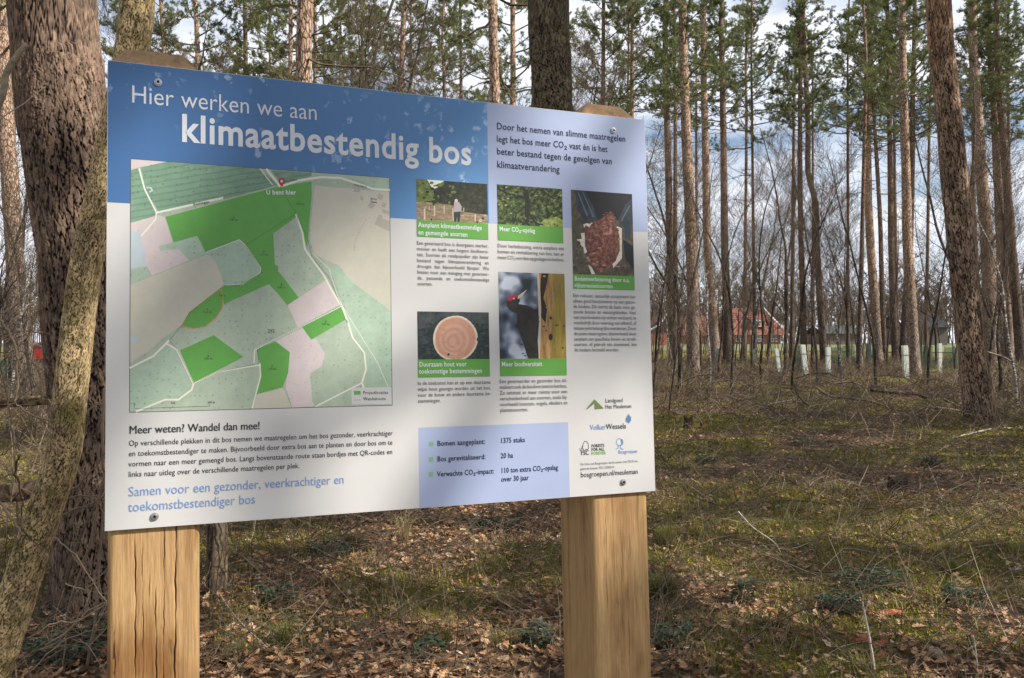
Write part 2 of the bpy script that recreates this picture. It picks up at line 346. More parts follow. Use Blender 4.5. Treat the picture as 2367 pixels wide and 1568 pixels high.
g = Geo(); poly_geo(g, [(-HW + .0008, vb), (xm, vb), (xm, HH - .0008), (-HW + .0008, HH - .0008)], 1); printed('printed_header', g, BLUE)
g = Geo(); poly_geo(g, [(xm, vb), (HW - .0008, vb), (HW - .0008, HH - .0008), (xm, HH - .0008)], 1); printed('printed_pale_field', g, PALE)
s0 = S(967, 990.6); s1 = S(1318, 1150)
g = Geo(); poly_geo(g, rect_pts((s0[0], s0[1]), (s1[0], -HH + .0008)), 1); printed('printed_figures_box', g, PALE)

# map -------------------------------------------------------------
MU0, MV0 = S(300, 368); MU1, MV1 = S(906, 938)
_Hm = _hom([(22, 28), (1572, 140), (1585, 1502), (22, 1543)], [np.array(p) for p in ((MU0, MV0), (MU1, MV0), (MU1, MV1), (MU0, MV1))])
def Mp(x, y):
    q = _Hm @ np.array([x, y, 1.0]); return q[0] / q[2], q[1] / q[2]
def map_mat(name, c, dots=.5, relief=.12, stripes=0):
    m, n, b = nodemat(name, .42, .35)
    r = noise(n, 40, 6, .7); cc = ramp(n, r, [(.3, tuple(v * (1 - relief) for v in c)), (.7, tuple(v * (1 + relief) for v in c))])
    vo = N(n, 'ShaderNodeTexVoronoi', Scale=88.0, Randomness=.35); t = N(n, 'ShaderNodeTexCoord'); n.links.new(t.outputs['Object'], vo.inputs['Vector'])
    d = maths(n, 'MULTIPLY', ramp(n, vo.outputs['Distance'], [(.13, (1, 1, 1)), (.22, (0, 0, 0))]), dots)
    cc = mixc(n, d, cc, tuple(v * .45 for v in c))
    if stripes:
        w = N(n, 'ShaderNodeTexWave', Scale=26.0, Distortion=1.0, bands_direction='Z'); mm = N(n, 'ShaderNodeMapping'); mm.inputs['Rotation'].default_value = (0, .25, 0)
        n.links.new(t.outputs['Object'], mm.inputs[0]); n.links.new(mm.outputs[0], w.inputs['Vector'])
        cc = mixc(n, maths(n, 'MULTIPLY', ramp(n, w.outputs['Fac'], [(.05, (1, 1, 1)), (.25, (0, 0, 0))]), .4), cc, tuple(v * .5 for v in c))
    n.links.new(cc, b.inputs['Base Color']); return m
MF = map_mat('map_forest', (.35, .42, .34)); MT = map_mat('map_teal_forest', (.17, .29, .21), .6, .15, 1); MTL = map_mat('map_light_teal', (.34, .45, .36)); MB = map_mat('map_field', (.49, .48, .41), 0, .05)
MPK = map_mat('map_heath', (.54, .48, .49), .12, .06); MW = map_mat('map_water', (.42, .50, .55), 0, .04); MR = map_mat('map_road', (.66, .68, .60), 0, .03)
MG = map_mat('map_project_green', (.11, .33, .07), 0, .06); MBL = map_mat('map_building', (.40, .36, .32), 0, .05); MO = map_mat('map_orange_line', (.62, .24, .06), 0, 0)
MRD = pmat('map_pin_red', (.45, .02, .04)); MK = pmat('map_route_black', (.03, .03, .03))
g = Geo(); poly_geo(g, rect_pts((MU0 - .0012, MV0 + .0012), (MU1 + .0012, MV1 - .0012)), 2, mi=1); poly_geo(g, rect_pts((MU0, MV0), (MU1, MV1)), 3)
MAP = printed('printed_map', g, [MF, GREYI])
def clampm(p): return (min(max(p[0], MU0), MU1), min(max(p[1], MV1), MV0))
g = Geo(); mats_map = [MT, MTL, MB, MPK, MW, MR, MG, MBL, MO, MRD, MK, WHITE]
def mp_poly(pts, k, mi): poly_geo(g, [clampm(Mp(*p)) for p in pts], k, 0, mi)
def mp_line(pts, w, k, mi): ribbon(g, [clampm(Mp(*p)) for p in pts], w * .000193, k, 0, mi)
mp_poly([(80, 78), (240, 42), (790, 82), (905, 182), (575, 270), (575, 250), (190, 345), (110, 215)], 4, 0)
mp_poly([(22, 95), (70, 80), (105, 215), (175, 350), (165, 375), (22, 412)], 4.1, 0)
mp_poly([(860, 92), (1105, 110), (1105, 128), (1030, 150), (930, 185)], 4.15, 0)
mp_poly([(22, 28), (235, 44), (80, 75), (22, 92)], 4.2, 3)
mp_poly([(22, 412), (185, 365), (225, 375), (275, 528), (190, 555), (200, 580), (310, 570), (375, 635), (150, 730), (120, 670), (22, 690)], 4.3, 3)
mp_poly([(190, 552), (420, 490), (470, 592), (375, 635), (310, 570), (200, 580)], 4.32, 1)
mp_poly([(22, 460), (75, 465), (92, 540), (110, 590), (110, 665), (22, 690)], 4.4, 4)
mp_poly([(22, 695), (120, 670), (148, 732), (22, 785)], 4.5, 1)
mp_poly([(22, 785), (480, 600), (530, 640), (555, 700), (580, 775), (560, 800), (370, 950), (330, 1025), (220, 1100), (130, 1180), (22, 1250)], 4.6, 2)
mp_poly([(22, 1092), (60, 1090), (75, 1112), (55, 1130), (22, 1130)], 4.65, 4)
mp_poly([(1125, 185), (1400, 210), (1572, 225), (1580, 940), (1450, 840), (1350, 770), (1270, 670), (1200, 640), (1120, 595), (1090, 500)], 4.7, 2)
mp_poly([(1180, 112), (1420, 128), (1480, 150), (1572, 165), (1572, 205), (1480, 195), (1400, 165), (1280, 130)], 4.8, 1)
mp_poly([(22, 1300), (160, 1225), (235, 1150), (300, 1180), (385, 1390), (300, 1465), (230, 1465), (60, 1535), (22, 1540)], 4.85, 1)
mp_poly([(1270, 670), (1350, 770), (1450, 840), (1580, 940), (1583, 1400), (1440, 1400), (1430, 1200), (1340, 1080), (1300, 900), (1210, 690), (1240, 690)], 4.86, 1)
mp_poly([(480, 600), (510, 575), (675, 515), (800, 680), (795, 710), (690, 775), (590, 780), (560, 700), (530, 640)], 4.87, 1)
mp_poly([(960, 905), (1190, 755), (1250, 850), (1280, 900), (1020, 1040), (1005, 1000)], 4.9, 3)
mp_poly([(885, 1120), (1050, 1040), (1100, 1110), (1130, 1105), (1185, 1195), (1165, 1270), (1095, 1315), (1110, 1480), (1125, 1510), (990, 1518), (950, 1400), (975, 1190)], 5.0, 3)
mp_poly([(780, 1440), (935, 1400), (985, 1518), (750, 1524)], 5.1, 2)
mp_poly([(230, 375), (910, 190), (1105, 160), (1105, 250), (1090, 400), (1080, 560), (1015, 370), (985, 395), (875, 475), (885, 660), (905, 670), (905, 700), (1028, 860), (960, 905), (915, 850), (850, 778), (580, 900), (575, 860), (560, 805), (590, 785), (690, 780), (800, 715), (805, 680), (710, 545), (675, 510), (480, 580), (470, 590), (445, 535), (420, 490), (280, 528)], 5.4, 6)
mp_poly([(330, 1025), (375, 945), (560, 805), (575, 860), (570, 920), (530, 980), (470, 1030), (400, 1045)], 5.5, 6)
mp_poly([(320, 1175), (520, 1085), (697, 1215), (400, 1370)], 5.5, 6)
mp_poly([(778, 1165), (890, 1122), (975, 1187), (965, 1310), (932, 1395), (765, 1440), (800, 1330), (795, 1250)], 5.5, 6)
mp_poly([(1050, 1035), (1290, 912), (1320, 985), (1103, 1112)], 5.5, 6)
mp_line([(925, 190), (1030, 155), (1160, 135), (1280, 140), (1400, 180), (1480, 207), (1572, 212)], 24, 5.8, 5)
mp_line([(795, 84), (870, 180)], 10, 5.8, 5); mp_line([(835, 88), (915, 190)], 26, 5.9, 5)
mp_line([(1012, 360), (1050, 470), (1065, 570), (1180, 730), (1240, 840), (1290, 920), (1320, 1000), (1350, 1100), (1420, 1190), (1430, 1290), (1405, 1370), (1415, 1398)], 20, 5.9, 5)
mp_line([(1405, 1370), (1130, 1510)], 16, 5.9, 5); mp_line([(1112, 150), (1110, 250), (1095, 400), (1095, 560)], 9, 6, 1)
mp_line([(1110, 590), (1210, 690), (1260, 850), (1300, 930), (1400, 1090), (1500, 1250), (1560, 1390)], 7, 6, 5)
mp_line([(22, 1280), (160, 1210), (235, 1135), (255, 1115)], 20, 6, 5); mp_line([(235, 1135), (300, 1170), (400, 1375), (390, 1410), (310, 1470), (230, 1470), (60, 1540)], 18, 6, 5)
mp_line([(400, 1372), (540, 1305), (800, 1262)], 14, 6, 5); mp_line([(760, 1250), (765, 1175), (870, 1118), (1285, 910)], 12, 6, 5); mp_line([(795, 1255), (800, 1330), (750, 1520)], 14, 6, 5)
mp_line([(70, 85), (105, 210), (175, 350), (170, 390), (85, 490)], 15, 6, 5); mp_line([(178, 350), (572, 262)], 22, 6, 5)
mp_line([(672, 512), (712, 548), (803, 680), (795, 712), (690, 780), (590, 785)], 7, 6, 5); mp_line([(470, 592), (672, 512)], 7, 6, 5)
mp_line([(118, 200), (140, 200), (150, 215), (135, 225)], 16, 6.1, 4)
for q in ([(1358, 190), (1400, 195), (1395, 228), (1358, 222)], [(1400, 245), (1420, 260), (1412, 280), (1398, 270)], [(1510, 232), (1538, 245), (1525, 275), (1500, 262)], [(1462, 285), (1490, 305), (1465, 328), (1440, 308)], [(1530, 285), (1555, 298), (1545, 322), (1522, 308)], [(1530, 328), (1574, 342), (1574, 362), (1525, 348)], [(1510, 360), (1530, 365), (1530, 385), (1576, 400), (1578, 465), (1482, 418)]): mp_poly(q, 6.1, 7)
for a in np.linspace(0, 1, 14):
    x, y = (1455 - 105 * a ** .6 if a < .8 else 1362), 380 + 195 * a; mp_poly([(x - 4, y - 4), (x + 4, y - 4), (x + 4, y + 4), (x - 4, y + 4)], 6.1, 7)
for x, y in ((68, 458), (152, 440), (170, 620), (238, 592), (265, 656), (322, 606), (1352, 485), (980, 1118), (1102, 1148), (1060, 1180), (1030, 1218), (1122, 1232), (1070, 1262), (968, 1366), (1000, 1426), (975, 1465), (1228, 895)):
    mp_poly([(x - 5, y), (x, y - 5), (x + 5, y), (x, y + 5)], 6.1, 7)
route = [(920, 205), (1010, 350), (1080, 500), (1105, 610), (1210, 740), (1283, 908), (870, 1118), (780, 1170), (790, 1255), (540, 1305), (400, 1370), (305, 1175), (255, 1115), (330, 1025), (375, 950), (560, 805), (590, 787), (670, 788), (800, 715), (808, 685), (710, 545), (1008, 357)]
acc = 0
for a, b in zip(route[:-1], route[1:]):
    a = np.array(a, float); b = np.array(b, float); l = np.hypot(*(b - a)); t = -acc
    while t < l:
        p, q = a + (b - a) * max(t, 0) / l, a + (b - a) * min(t + 7, l) / l
        if t + 7 > 0 and np.hypot(*(q - p)) > 1: mp_line([p, q], 4.0, 6.6, 10)
        t += 12
    acc = (l - (t - 12)) - 12 if False else 0
mp_line([(330, 1028), (375, 948), (562, 806)], 5, 6.5, 8)
mp_line([(562, 806), (576, 860), (570, 925), (530, 985), (470, 1032), (400, 1046), (330, 1028)], 6, 6.5, 8)
mp_line([(49, 1500), (49, 1523), (497, 1508), (497, 1496)], 2.5, 6.6, 10); mp_line([(277, 1515), (277, 1506)], 2.5, 6.6, 10)
mp_poly([(1340, 1400), (1581, 1396), (1583, 1498), (1344, 1500)], 6.7, 11); mp_poly([(1357, 1418), (1397, 1417), (1398, 1441), (1358, 1442)], 6.9, 6)
for i in range(3): mp_line([(1358 + i * 15, 1472), (1368 + i * 15, 1472)], 4, 6.9, 10)
mp_poly([(926 + 20 * math.sin(t) * (1 if t < 2.2 or t > 4.1 else .75), 160 - 21 * math.cos(t)) for t in np.linspace(-2.2, 2.2, 16)] + [(928, 197)], 7.1, 9)
mp_poly([(926 + 9 * math.sin(t), 160 - 9 * math.cos(t)) for t in np.linspace(0, 5.9, 10)], 7.2, 11)
o = g.obj('map_drawing', mats_map, MAP)

# lettering --------------------------------------------------------
_cache = {}
def glyphs(s, off=0.0, res=2):
    key = (s, off, res)
    if key not in _cache:
        c = bpy.data.curves.new('t', 'FONT'); c.body = s; c.resolution_u = res; c.offset = off; c.space_character = 1 + max(0, off) * 3.2; c.fill_mode = 'FRONT' if hasattr(c, 'fill_mode') else c.fill_mode
        o_ = bpy.data.objects.new('t', c); m = bpy.data.meshes.new_from_object(o_); m.calc_loop_triangles()
        V = np.array([v.co[:] for v in m.vertices]) if len(m.vertices) else np.zeros((0, 3)); Fc = np.array([t.vertices[:] for t in m.loop_triangles]) if len(m.loop_triangles) else np.zeros((0, 3), int)
        # advance width: measure against a marker glyph
        c.body = s + '|'; m2 = bpy.data.meshes.new_from_object(o_); w = max(v.co[0] for v in m2.vertices); c.body = '|'; m3 = bpy.data.meshes.new_from_object(o_); w -= max(v.co[0] for v in m3.vertices)
        bpy.data.meshes.remove(m); bpy.data.meshes.remove(m2); bpy.data.meshes.remove(m3); bpy.data.objects.remove(o_); bpy.data.curves.remove(c)
        _cache[key] = (V, Fc, w)
    return _cache[key]
def text(g, s, p0, p1=None, size=None, off=0.0, narrow=.86, k=8, mi=0, justify=False, res=2, hom=S):
    """one line of print from baseline start p0 to end p1 (photo positions); returns the size used"""
    a = np.array(hom(*p0)); b = np.array(hom(*p1)) if p1 is not None else None
    words = s.split(' '); gl = [glyphs(w_, off, res) for w_ in words]; sp_ = .30; tot = sum(q[2] for q in gl) + sp_ * (len(words) - 1)
    ang = 0.0
    if b is not None: width = b[0] - a[0]; ang = math.atan2(b[1] - a[1], width) if hom is not S else 0.0
    if size is None: size = width / (tot * narrow)
    gap = sp_ * size * narrow
    if b is not None:
        if justify: gap = max(.3 * gap, (width - sum(q[2] for q in gl) * size * narrow) / max(1, len(words) - 1)) if len(words) > 1 else gap
        else: f = width / (tot * size * narrow); narrow *= min(max(f, .85), 1.15); gap = sp_ * size * narrow
    x = 0; ca, sa = math.cos(ang), math.sin(ang)
    for V, Fc, w_ in gl:
        if len(V):
            X = x + V[:, 0] * size * narrow; Z = V[:, 1] * size
            g.add(np.stack([a[0] + X * ca - Z * sa, np.full(len(V), lay(k)), a[1] + X * sa + Z * ca], -1), Fc, 0, mi)
        x += w_ * size * narrow + gap
    return size
def block(g, lines, p0, p_end, dy, last_full=False, off=0.0, narrow=.86, k=8, justify=True, mi=0):
    """justified paragraph: baselines at p0, p0+dy ...; p_end = (x of right edge on first line, y)"""
    size = None; x1 = np.array(p_end, float)
    for i, s in enumerate(lines):
        a = (p0[0] + i * dy[0], p0[1] + i * dy[1]); b = (x1[0] + i * dy[2], x1[1] + i * dy[3])
        last = i == len(lines) - 1 and not last_full
        if size is None: size = text(g, s, a, b, None, off, narrow, k, mi)
        elif last: text(g, s, a, None, size, off, narrow, k, mi)
        else: text(g, s, a, b, size, off, narrow, k, mi, justify)
    return size
g = Geo(); text(g, 'Hier werken we aan', (297, 236.5), (731, 277), off=-.004, res=4); printed('title_lettering', g, PALEW); g = Geo(); text(g, 'klimaatbestendig bos', (414, 326), (1090, 380), off=.022, res=4)
printed('title_lettering', g, PALEW)
g = Geo()
z_ = text(g, 'Door het nemen van slimme maatregelen', (1145, 300), (1445, 330.6), off=.012)
text(g, 'legt het bos meer CO₂ vast én is het', (1145, 329.5), (1403, 354), z_, off=.012); text(g, 'beter bestand tegen de gevolgen van', (1145.5, 358.5), (1414, 383), z_, off=.012); text(g, 'klimaatverandering', (1146, 389), (1292, 403), z_, off=.012)
printed('introduction_lettering', g, NAVY); g = Geo()
z_ = text(g, 'Bomen aangeplant:', (1010.6, 1033), (1122, 1029), off=.012); printed('figures_lettering', g, NAVY); g = Geo(); text(g, '1375 stuks', (1156.5, 1027), (1214, 1024.7), z_, off=.012)
printed('figures_lettering', g, NAVY); g = Geo(); text(g, 'Bos gerevitaliseerd:', (1011, 1068.7), (1123, 1064), z_, off=.012); printed('figures_lettering', g, NAVY); g = Geo(); text(g, '20 ha', (1157.5, 1062), (1186.5, 1061), z_, off=.012)
printed('figures_lettering', g, NAVY); g = Geo(); text(g, 'Verwachte CO₂-impact:', (1011, 1103.8), (1143, 1098.7), z_, off=.012); printed('figures_lettering', g, NAVY); g = Geo(); text(g, '110 ton extra CO₂-opslag', (1158, 1096), (1290.5, 1091), z_, off=.012); text(g, 'over 30 jaar', (1159, 1116), (1223, 1114), z_, off=.012)
printed('figures_lettering', g, NAVY)
g = Geo()
BUL = pmat('print_bullet_green', (.20, .36, .20))
for y0 in (1023.5, 1059, 1093.5):
    a = S(991.5, y0); g = Geo(); poly_geo(g, rect_pts(a, (a[0] + .0098, a[1] - .0098)), 2.5); printed('green_bullet', g, BUL)
g = Geo()
text(g, 'Meer weten? Wandel dan mee!', (300, 1001.6), (602, 990.7), res=4); text(g, 'Meer weten? Wandel dan mee!', (300.8, 1001.6), (602.8, 990.7), res=4, k=8.4)
printed('heading_lettering', g, INK); g = Geo()
z_ = text(g, 'Op verschillende plekken in dit bos nemen we maatregelen om het bos gezonder, veerkrachtiger', (300, 1029.6), (908, 1006.9))
text(g, 'en toekomstbestendiger te maken. Bijvoorbeeld door extra bos aan te planten en door bos om te', (300, 1053.4), (908, 1028.9), z_)
text(g, 'vormen naar een meer gemengd bos. Langs bovenstaande route staan bordjes met QR-codes en', (300, 1077.2), (908, 1050.8), z_)
text(g, 'links naar uitleg over de verschillende maatregelen per plek.', (300, 1101), (694, 1082.7), z_)
printed('paragraph_lettering', g, INK); g = Geo(); text(g, 'bosgroepen.nl/meuleman', (1342.6, 1107), (1475.6, 1098.9)); printed('website_lettering', g, INK); g = Geo(); text(g, 'Landgoed', (1399, 934.5), (1440, 933)); text(g, 'Het Meuleman', (1399, 948.7), (1460, 947.2)); printed('emblem_lettering', g, INK); g = Geo(); text(g, 'Wessels', (1401, 996.2), (1448, 994.5), off=.006)
printed('emblem_lettering', g, INK); g = Geo(); text(g, 'FORESTS', (1367.5, 1037.6), (1397.5, 1036.4), off=.02); text(g, 'FOR ALL', (1367.5, 1046.2), (1397.5, 1045), off=.02); text(g, 'FSC', (1343, 1055.6), (1362, 1055), off=.006)
printed('emblem_lettering', g, INK)
g = Geo(); z_ = text(g, 'Samen voor een gezonder, veerkrachtiger en', (300, 1145.4), (797, 1118.5), res=3); text(g, 'toekomstbestendiger bos', (300, 1180.6), (593, 1163.2), z_, res=3)
printed('slogan_lettering', g, TXTB)
g = Geo(); text(g, 'Volker', (1363.8, 997.6), (1401, 996.2), off=.006); printed('emblem_lettering', g, TXTB); g = Geo(); text(g, 'Bosgroepen', (1430, 1052.6), (1474, 1050.6), off=.004); printed('emblem_lettering', g, TXTB)
g = Geo(); text(g, 'FOREVER', (1367.5, 1055), (1401, 1053.8), off=.02); printed('green_lettering', g, pmat('print_forever_green', (.20, .42, .10)))
g = Geo()
printed('body_lettering', g, GREYI) if g.n else None; g = Geo(); block(g, ['Een gevarieerd bos is doorgaans sterker,', 'mooier en heeft een hogere biodiversi-', 'teit. Soorten als ratelpopulier zijn beter', 'bestand tegen klimaatverandering en', 'droogte dan bijvoorbeeld fijnspar. We', 'kiezen voor een menging met gevarieer-', 'de, passende en toekomstbestendige', 'soorten.'], (961, 567.3), (1127.5, 573.3), (.3, 13.5, .35, 13.2))
printed('body_lettering', g, GREYI) if g.n else None; g = Geo(); block(g, ['Door herbebossing, extra aanplant van', 'bomen en revitalisering van bos, kan er', 'meer CO₂ worden opgeslagen in het bos.'], (1148, 574.3), (1302.5, 580.2), (.2, 13.5, .2, 13.2), last_full=True)
printed('body_lettering', g, GREYI) if g.n else None; g = Geo(); block(g, ['Een robuust, natuurlijk ecosysteem kan', 'alleen goed functioneren op een gezon-', 'de bodem. Dit vormt de basis voor ge-', 'zonde bossen en natuurgebieden. Veel', 'van onze bodems zijn echter verzuurd, te', 'voedselrijk door neerslag van stikstof, of', 'missen juist belangrijke nutriënten. Door', 'de juiste maatregelen, bijvoorbeeld door', 'aanplant van specifieke boom- en struik-', 'soorten, of gebruik van steenmeel, kan', 'de bodem hersteld worden.'], (1323.8, 690.2), (1468.5, 692.5), (.33, 12.6, .42, 12.4))
printed('body_lettering', g, GREYI) if g.n else None; g = Geo(); block(g, ['In de toekomst kan er op een duurzame', 'wijze hout geoogst worden uit het bos,', 'voor de bouw en andere duurzame be-', 'stemmingen.'], (965, 892.3), (1134, 889.5), (.2, 13.6, .25, 13.1))
printed('body_lettering', g, GREYI) if g.n else None; g = Geo(); block(g, ['Een gevarieerder en gezonder bos sti-', 'muleert ook de biodiversiteit in het bos.', 'Zo ontstaat er meer ruimte voor een', 'verscheidenheid aan soorten, zoals bij-', 'voorbeeld insecten, vogels, vlinders en', 'plantensoorten.'], (1154, 888.8), (1310.6, 886.2), (.3, 13.3, .35, 12.9))
printed('body_lettering', g, GREYI); g = Geo(); z_ = text(g, 'De Unie van Bosgroepen werkt samen met FSC® aan', (1342, 1079.3), (1475, 1071.6)); text(g, 'gezonde bossen. FSC-C006314', (1342, 1090), (1420, 1085.6), z_)
printed('body_lettering', g, GREYI)
# words on the map
g = Geo()
text(g, 'U bent hier', (833, 240), (1013, 240), off=.03, hom=Mp, k=9); g.obj('map_lettering', PALEW, MAP)
for s, a, b in (('HOLTWEG', (945, 168), (1020, 155)), ('HOLTWEG', (1360, 186), (1437, 203)), ('Beuningen', (397, 308), (497, 290)), ('Grote', (1457, 270), (1497, 274)), ('Punte', (1460, 288), (1498, 292)), ('292', (843, 1070), (885, 1070)),
                ('3,86 ha', (612, 397), (664, 398)), ('2', (634, 382), (644, 382)), ('0,76 ha', (1015, 302), (1063, 304)), ('1', (1035, 286), (1041, 286)), ('1,19 ha', (795, 608), (844, 608)), ('3', (814, 590), (824, 590)), ('0,42 ha', (900, 804), (948, 804)), ('4', (919, 788), (929, 788)),
                ('0,65 ha', (457, 952), (508, 952)), ('5', (478, 936), (487, 936)), ('1,20 ha', (462, 1230), (513, 1230)), ('6', (483, 1214), (493, 1214)), ('1,05 ha', (845, 1292), (893, 1292)), ('7', (864, 1277), (873, 1277)), ('0,57 ha', (1166, 1025), (1213, 1025)), ('8', (1186, 1009), (1194, 1009)),
                ('Projectlocaties', (1412, 1438), (1563, 1436)), ('Wandelroute', (1412, 1475), (1548, 1473)), ('0', (44, 1502), (54, 1502)), ('100', (264, 1496), (292, 1496)), ('200 m', (484, 1492), (530, 1491)),
                ('BENTHEIMERDIJK', (1016, 372), (1050, 528)), ('ERDIJK', (1312, 992), (1334, 1060)), ('Beuningen', (1094, 408), (1102, 505)), ('345 m', (553, 853), (592, 853))):
    g = Geo(); text(g, s, a, b, off=.006 if s[0] not in 'PW' else .012, hom=Mp, k=9, res=1); g.obj('map_lettering', INK, MAP)

# pictures printed on the board ------------------------------------
def Z4(x, y): return S(931.5 + x * .279, 210.6 + y * .279)
def Z5(x, y): return S(931.5 + x * .3409, 648 + y * .3409)
def picmat(name, stops, scale=40, sc=(1, 1, 1), detail=6, dist=0):
    m, n, b = nodemat(name, .42, .35); n.links.new(ramp(n, noise(n, scale, detail, .65, sc, dist=dist), stops), b.inputs['Base Color']); return m
def picture(tl, br, cap_y, mats, shapes, cap=True):
    p0 = S(*tl); p1 = S(*br); g = Geo(); poly_geo(g, rect_pts(p0, p1), 2)
    def cl(q): return (min(max(q[0], p0[0]), p1[0]), min(max(q[1], p1[1]), p0[1]))
    dk_ = 4.2 / max(12, len(shapes))
    for i, (pts, mi) in enumerate(shapes): poly_geo(g, [cl(q) for q in pts], 2.6 + i * dk_, 0, mi)
    pic = g.obj('printed_picture', mats, PANEL)
    v = S(*cap_y)[1]; g = Geo(); poly_geo(g, rect_pts((p0[0], v), p1), 7); g.obj('green_caption', LEAFG, pic); return pic
def ell(fn, cx, cy, rx, ry, n=22, wob=.0, a0=0): return [fn(cx + rx * math.cos(a0 + t) * (1 + wob * math.sin(3 * t + 1)), cy + ry * math.sin(a0 + t) * (1 + wob * math.cos(5 * t))) for t in np.linspace(0, 2 * math.pi, n, endpoint=False)]
dk = picmat('picture_dark_wood', [(.35, (.008, .010, .007)), (.6, (.035, .04, .025)), (.75, (.09, .10, .06))], 90)
tr = picmat('picture_sunny_tree', [(.3, (.04, .06, .015)), (.55, (.13, .17, .05)), (.75, (.28, .32, .12))], 90)
gd = picmat('picture_ground', [(.3, (.09, .07, .045)), (.55, (.26, .20, .13)), (.75, (.45, .38, .27))], 60, (1, 1, 4))
skm = picmat('picture_sky', [(.3, (.55, .58, .55)), (.7, (.72, .73, .70))], 10); skin = picmat('picture_glove', [(.3, (.45, .40, .35)), (.7, (.68, .64, .6))], 60)
stake = pmat('picture_stake', (.5, .42, .34)); shirt = pmat('picture_shirt', (.33, .29, .30)); trous = pmat('picture_trousers', (.03, .035, .04))
rp = np.random.default_rng(12)
def R4(*p): return [Z4(*q) for q in p]
def blobs(fn, n, x0, x1, y0, y1, r0, r1, mis):
    return [(ell(fn, rp.uniform(x0, x1), rp.uniform(y0, y1), rp.uniform(r0, r1), rp.uniform(r0, r1) * .8, 7, .25), int(rp.choice(mis))) for _ in range(n)]
sh = [(R4((100, 733), (330, 747), (330, 900), (100, 930)), 1), (R4((190, 738), (330, 748), (300, 770), (285, 820), (245, 825), (225, 800)), 2), (R4((240, 820), (400, 740), (692, 770), (697, 1020), (480, 990), (380, 975), (260, 930)), 0),
      (R4((100, 915), (390, 950), (480, 985), (700, 1010), (700, 1110), (100, 1085)), 3), (R4((470, 985), (700, 1010), (700, 1035), (500, 1010)), 0)]
sh += blobs(Z4, 26, 240, 420, 750, 950, 8, 26, [0, 1, 0]) + blobs(Z4, 16, 100, 250, 760, 930, 8, 22, [1, 1, 0]) + blobs(Z4, 14, 110, 690, 1030, 1100, 5, 16, [0, 3, 7]) + blobs(Z4, 22, 470, 690, 780, 1000, 5, 22, [0, 8])
for x, y0, y1, w in ((170, 980, 1075, 14), (252, 960, 1045, 10), (208, 960, 995, 6), (332, 955, 1020, 7), (590, 1030, 1090, 10), (495, 975, 1010, 5)): sh.append((R4((x - w / 2, y0), (x + w / 2, y0), (x + w / 2, y1), (x - w / 2, y1)), 4))
sh += [(R4((415, 925), (455, 925), (478, 965), (470, 1010), (440, 1020), (405, 1005), (412, 960)), 5), (ell(Z4, 432, 915, 14, 14, 10), 4), (R4((415, 1010), (470, 1005), (462, 1090), (445, 1090), (442, 1040), (430, 1092), (415, 1090)), 6), (R4((398, 980), (404, 980), (414, 1088), (405, 1088)), 4)]
picture((959, 415), (1127, 557), (960, 510.5), [dk, tr, skm, gd, stake, shirt, trous, pmat('picture_pale_ground', (.42, .36, .27)), pmat('picture_dim_leaves', (.05, .055, .03))], sh)
lf = picmat('picture_leaves', [(.42, (.010, .016, .006)), (.52, (.045, .07, .018)), (.62, (.13, .17, .05)), (.8, (.32, .36, .16))], 95, detail=4)
lf2 = picmat('picture_bright_leaves', [(.35, (.05, .08, .01)), (.5, (.22, .28, .06)), (.7, (.45, .48, .2))], 110); dkb = pmat('picture_branch', (.012, .014, .010))
sh = [(R4((1130, 1110), (1170, 1070), (1270, 1050), (1325, 1080), (1325, 1140), (1130, 1130)), 1), (R4((1000, 1110), (1005, 930), (985, 850), (1030, 830), (1045, 930), (1035, 1110)), 2), (R4((1040, 870), (1120, 800), (1130, 805), (1060, 890)), 2), (R4((1130, 815), (1240, 890), (1318, 870), (1318, 885), (1240, 905), (1120, 830)), 2),
      (R4((1040, 1010), (1100, 1100), (1160, 1115), (1155, 1125), (1090, 1110), (1030, 1030)), 2), (R4((770, 800), (860, 850), (990, 880), (990, 895), (850, 865), (770, 815)), 2), (R4((900, 1110), (930, 1020), (1000, 960), (1000, 975), (940, 1030), (915, 1110)), 2), (R4((1180, 1060), (1310, 935), (1312, 945), (1190, 1070)), 2)]
sh += blobs(Z4, 60, 780, 1310, 790, 1120, 5, 17, [1, 2, 2, 3, 3])
picture((1146, 428), (1301, 565.5), (1147, 520.5), [lf, lf2, dkb, pmat('picture_mid_leaves', (.09, .12, .035))], sh)
jk = picmat('picture_jacket', [(.3, (.012, .018, .028)), (.6, (.035, .05, .07)), (.8, (.09, .11, .14))], 25); bk = pmat('picture_black', (.010, .010, .013)); soil = picmat('picture_soil', [(.35, (.035, .014, .010)), (.5, (.14, .05, .035)), (.65, (.30, .13, .10)), (.8, (.42, .30, .24))], 110)
sd = picmat('picture_litter', [(.3, (.02, .02, .014)), (.6, (.10, .085, .055)), (.8, (.22, .19, .13))], 70, (1, 1, 1))
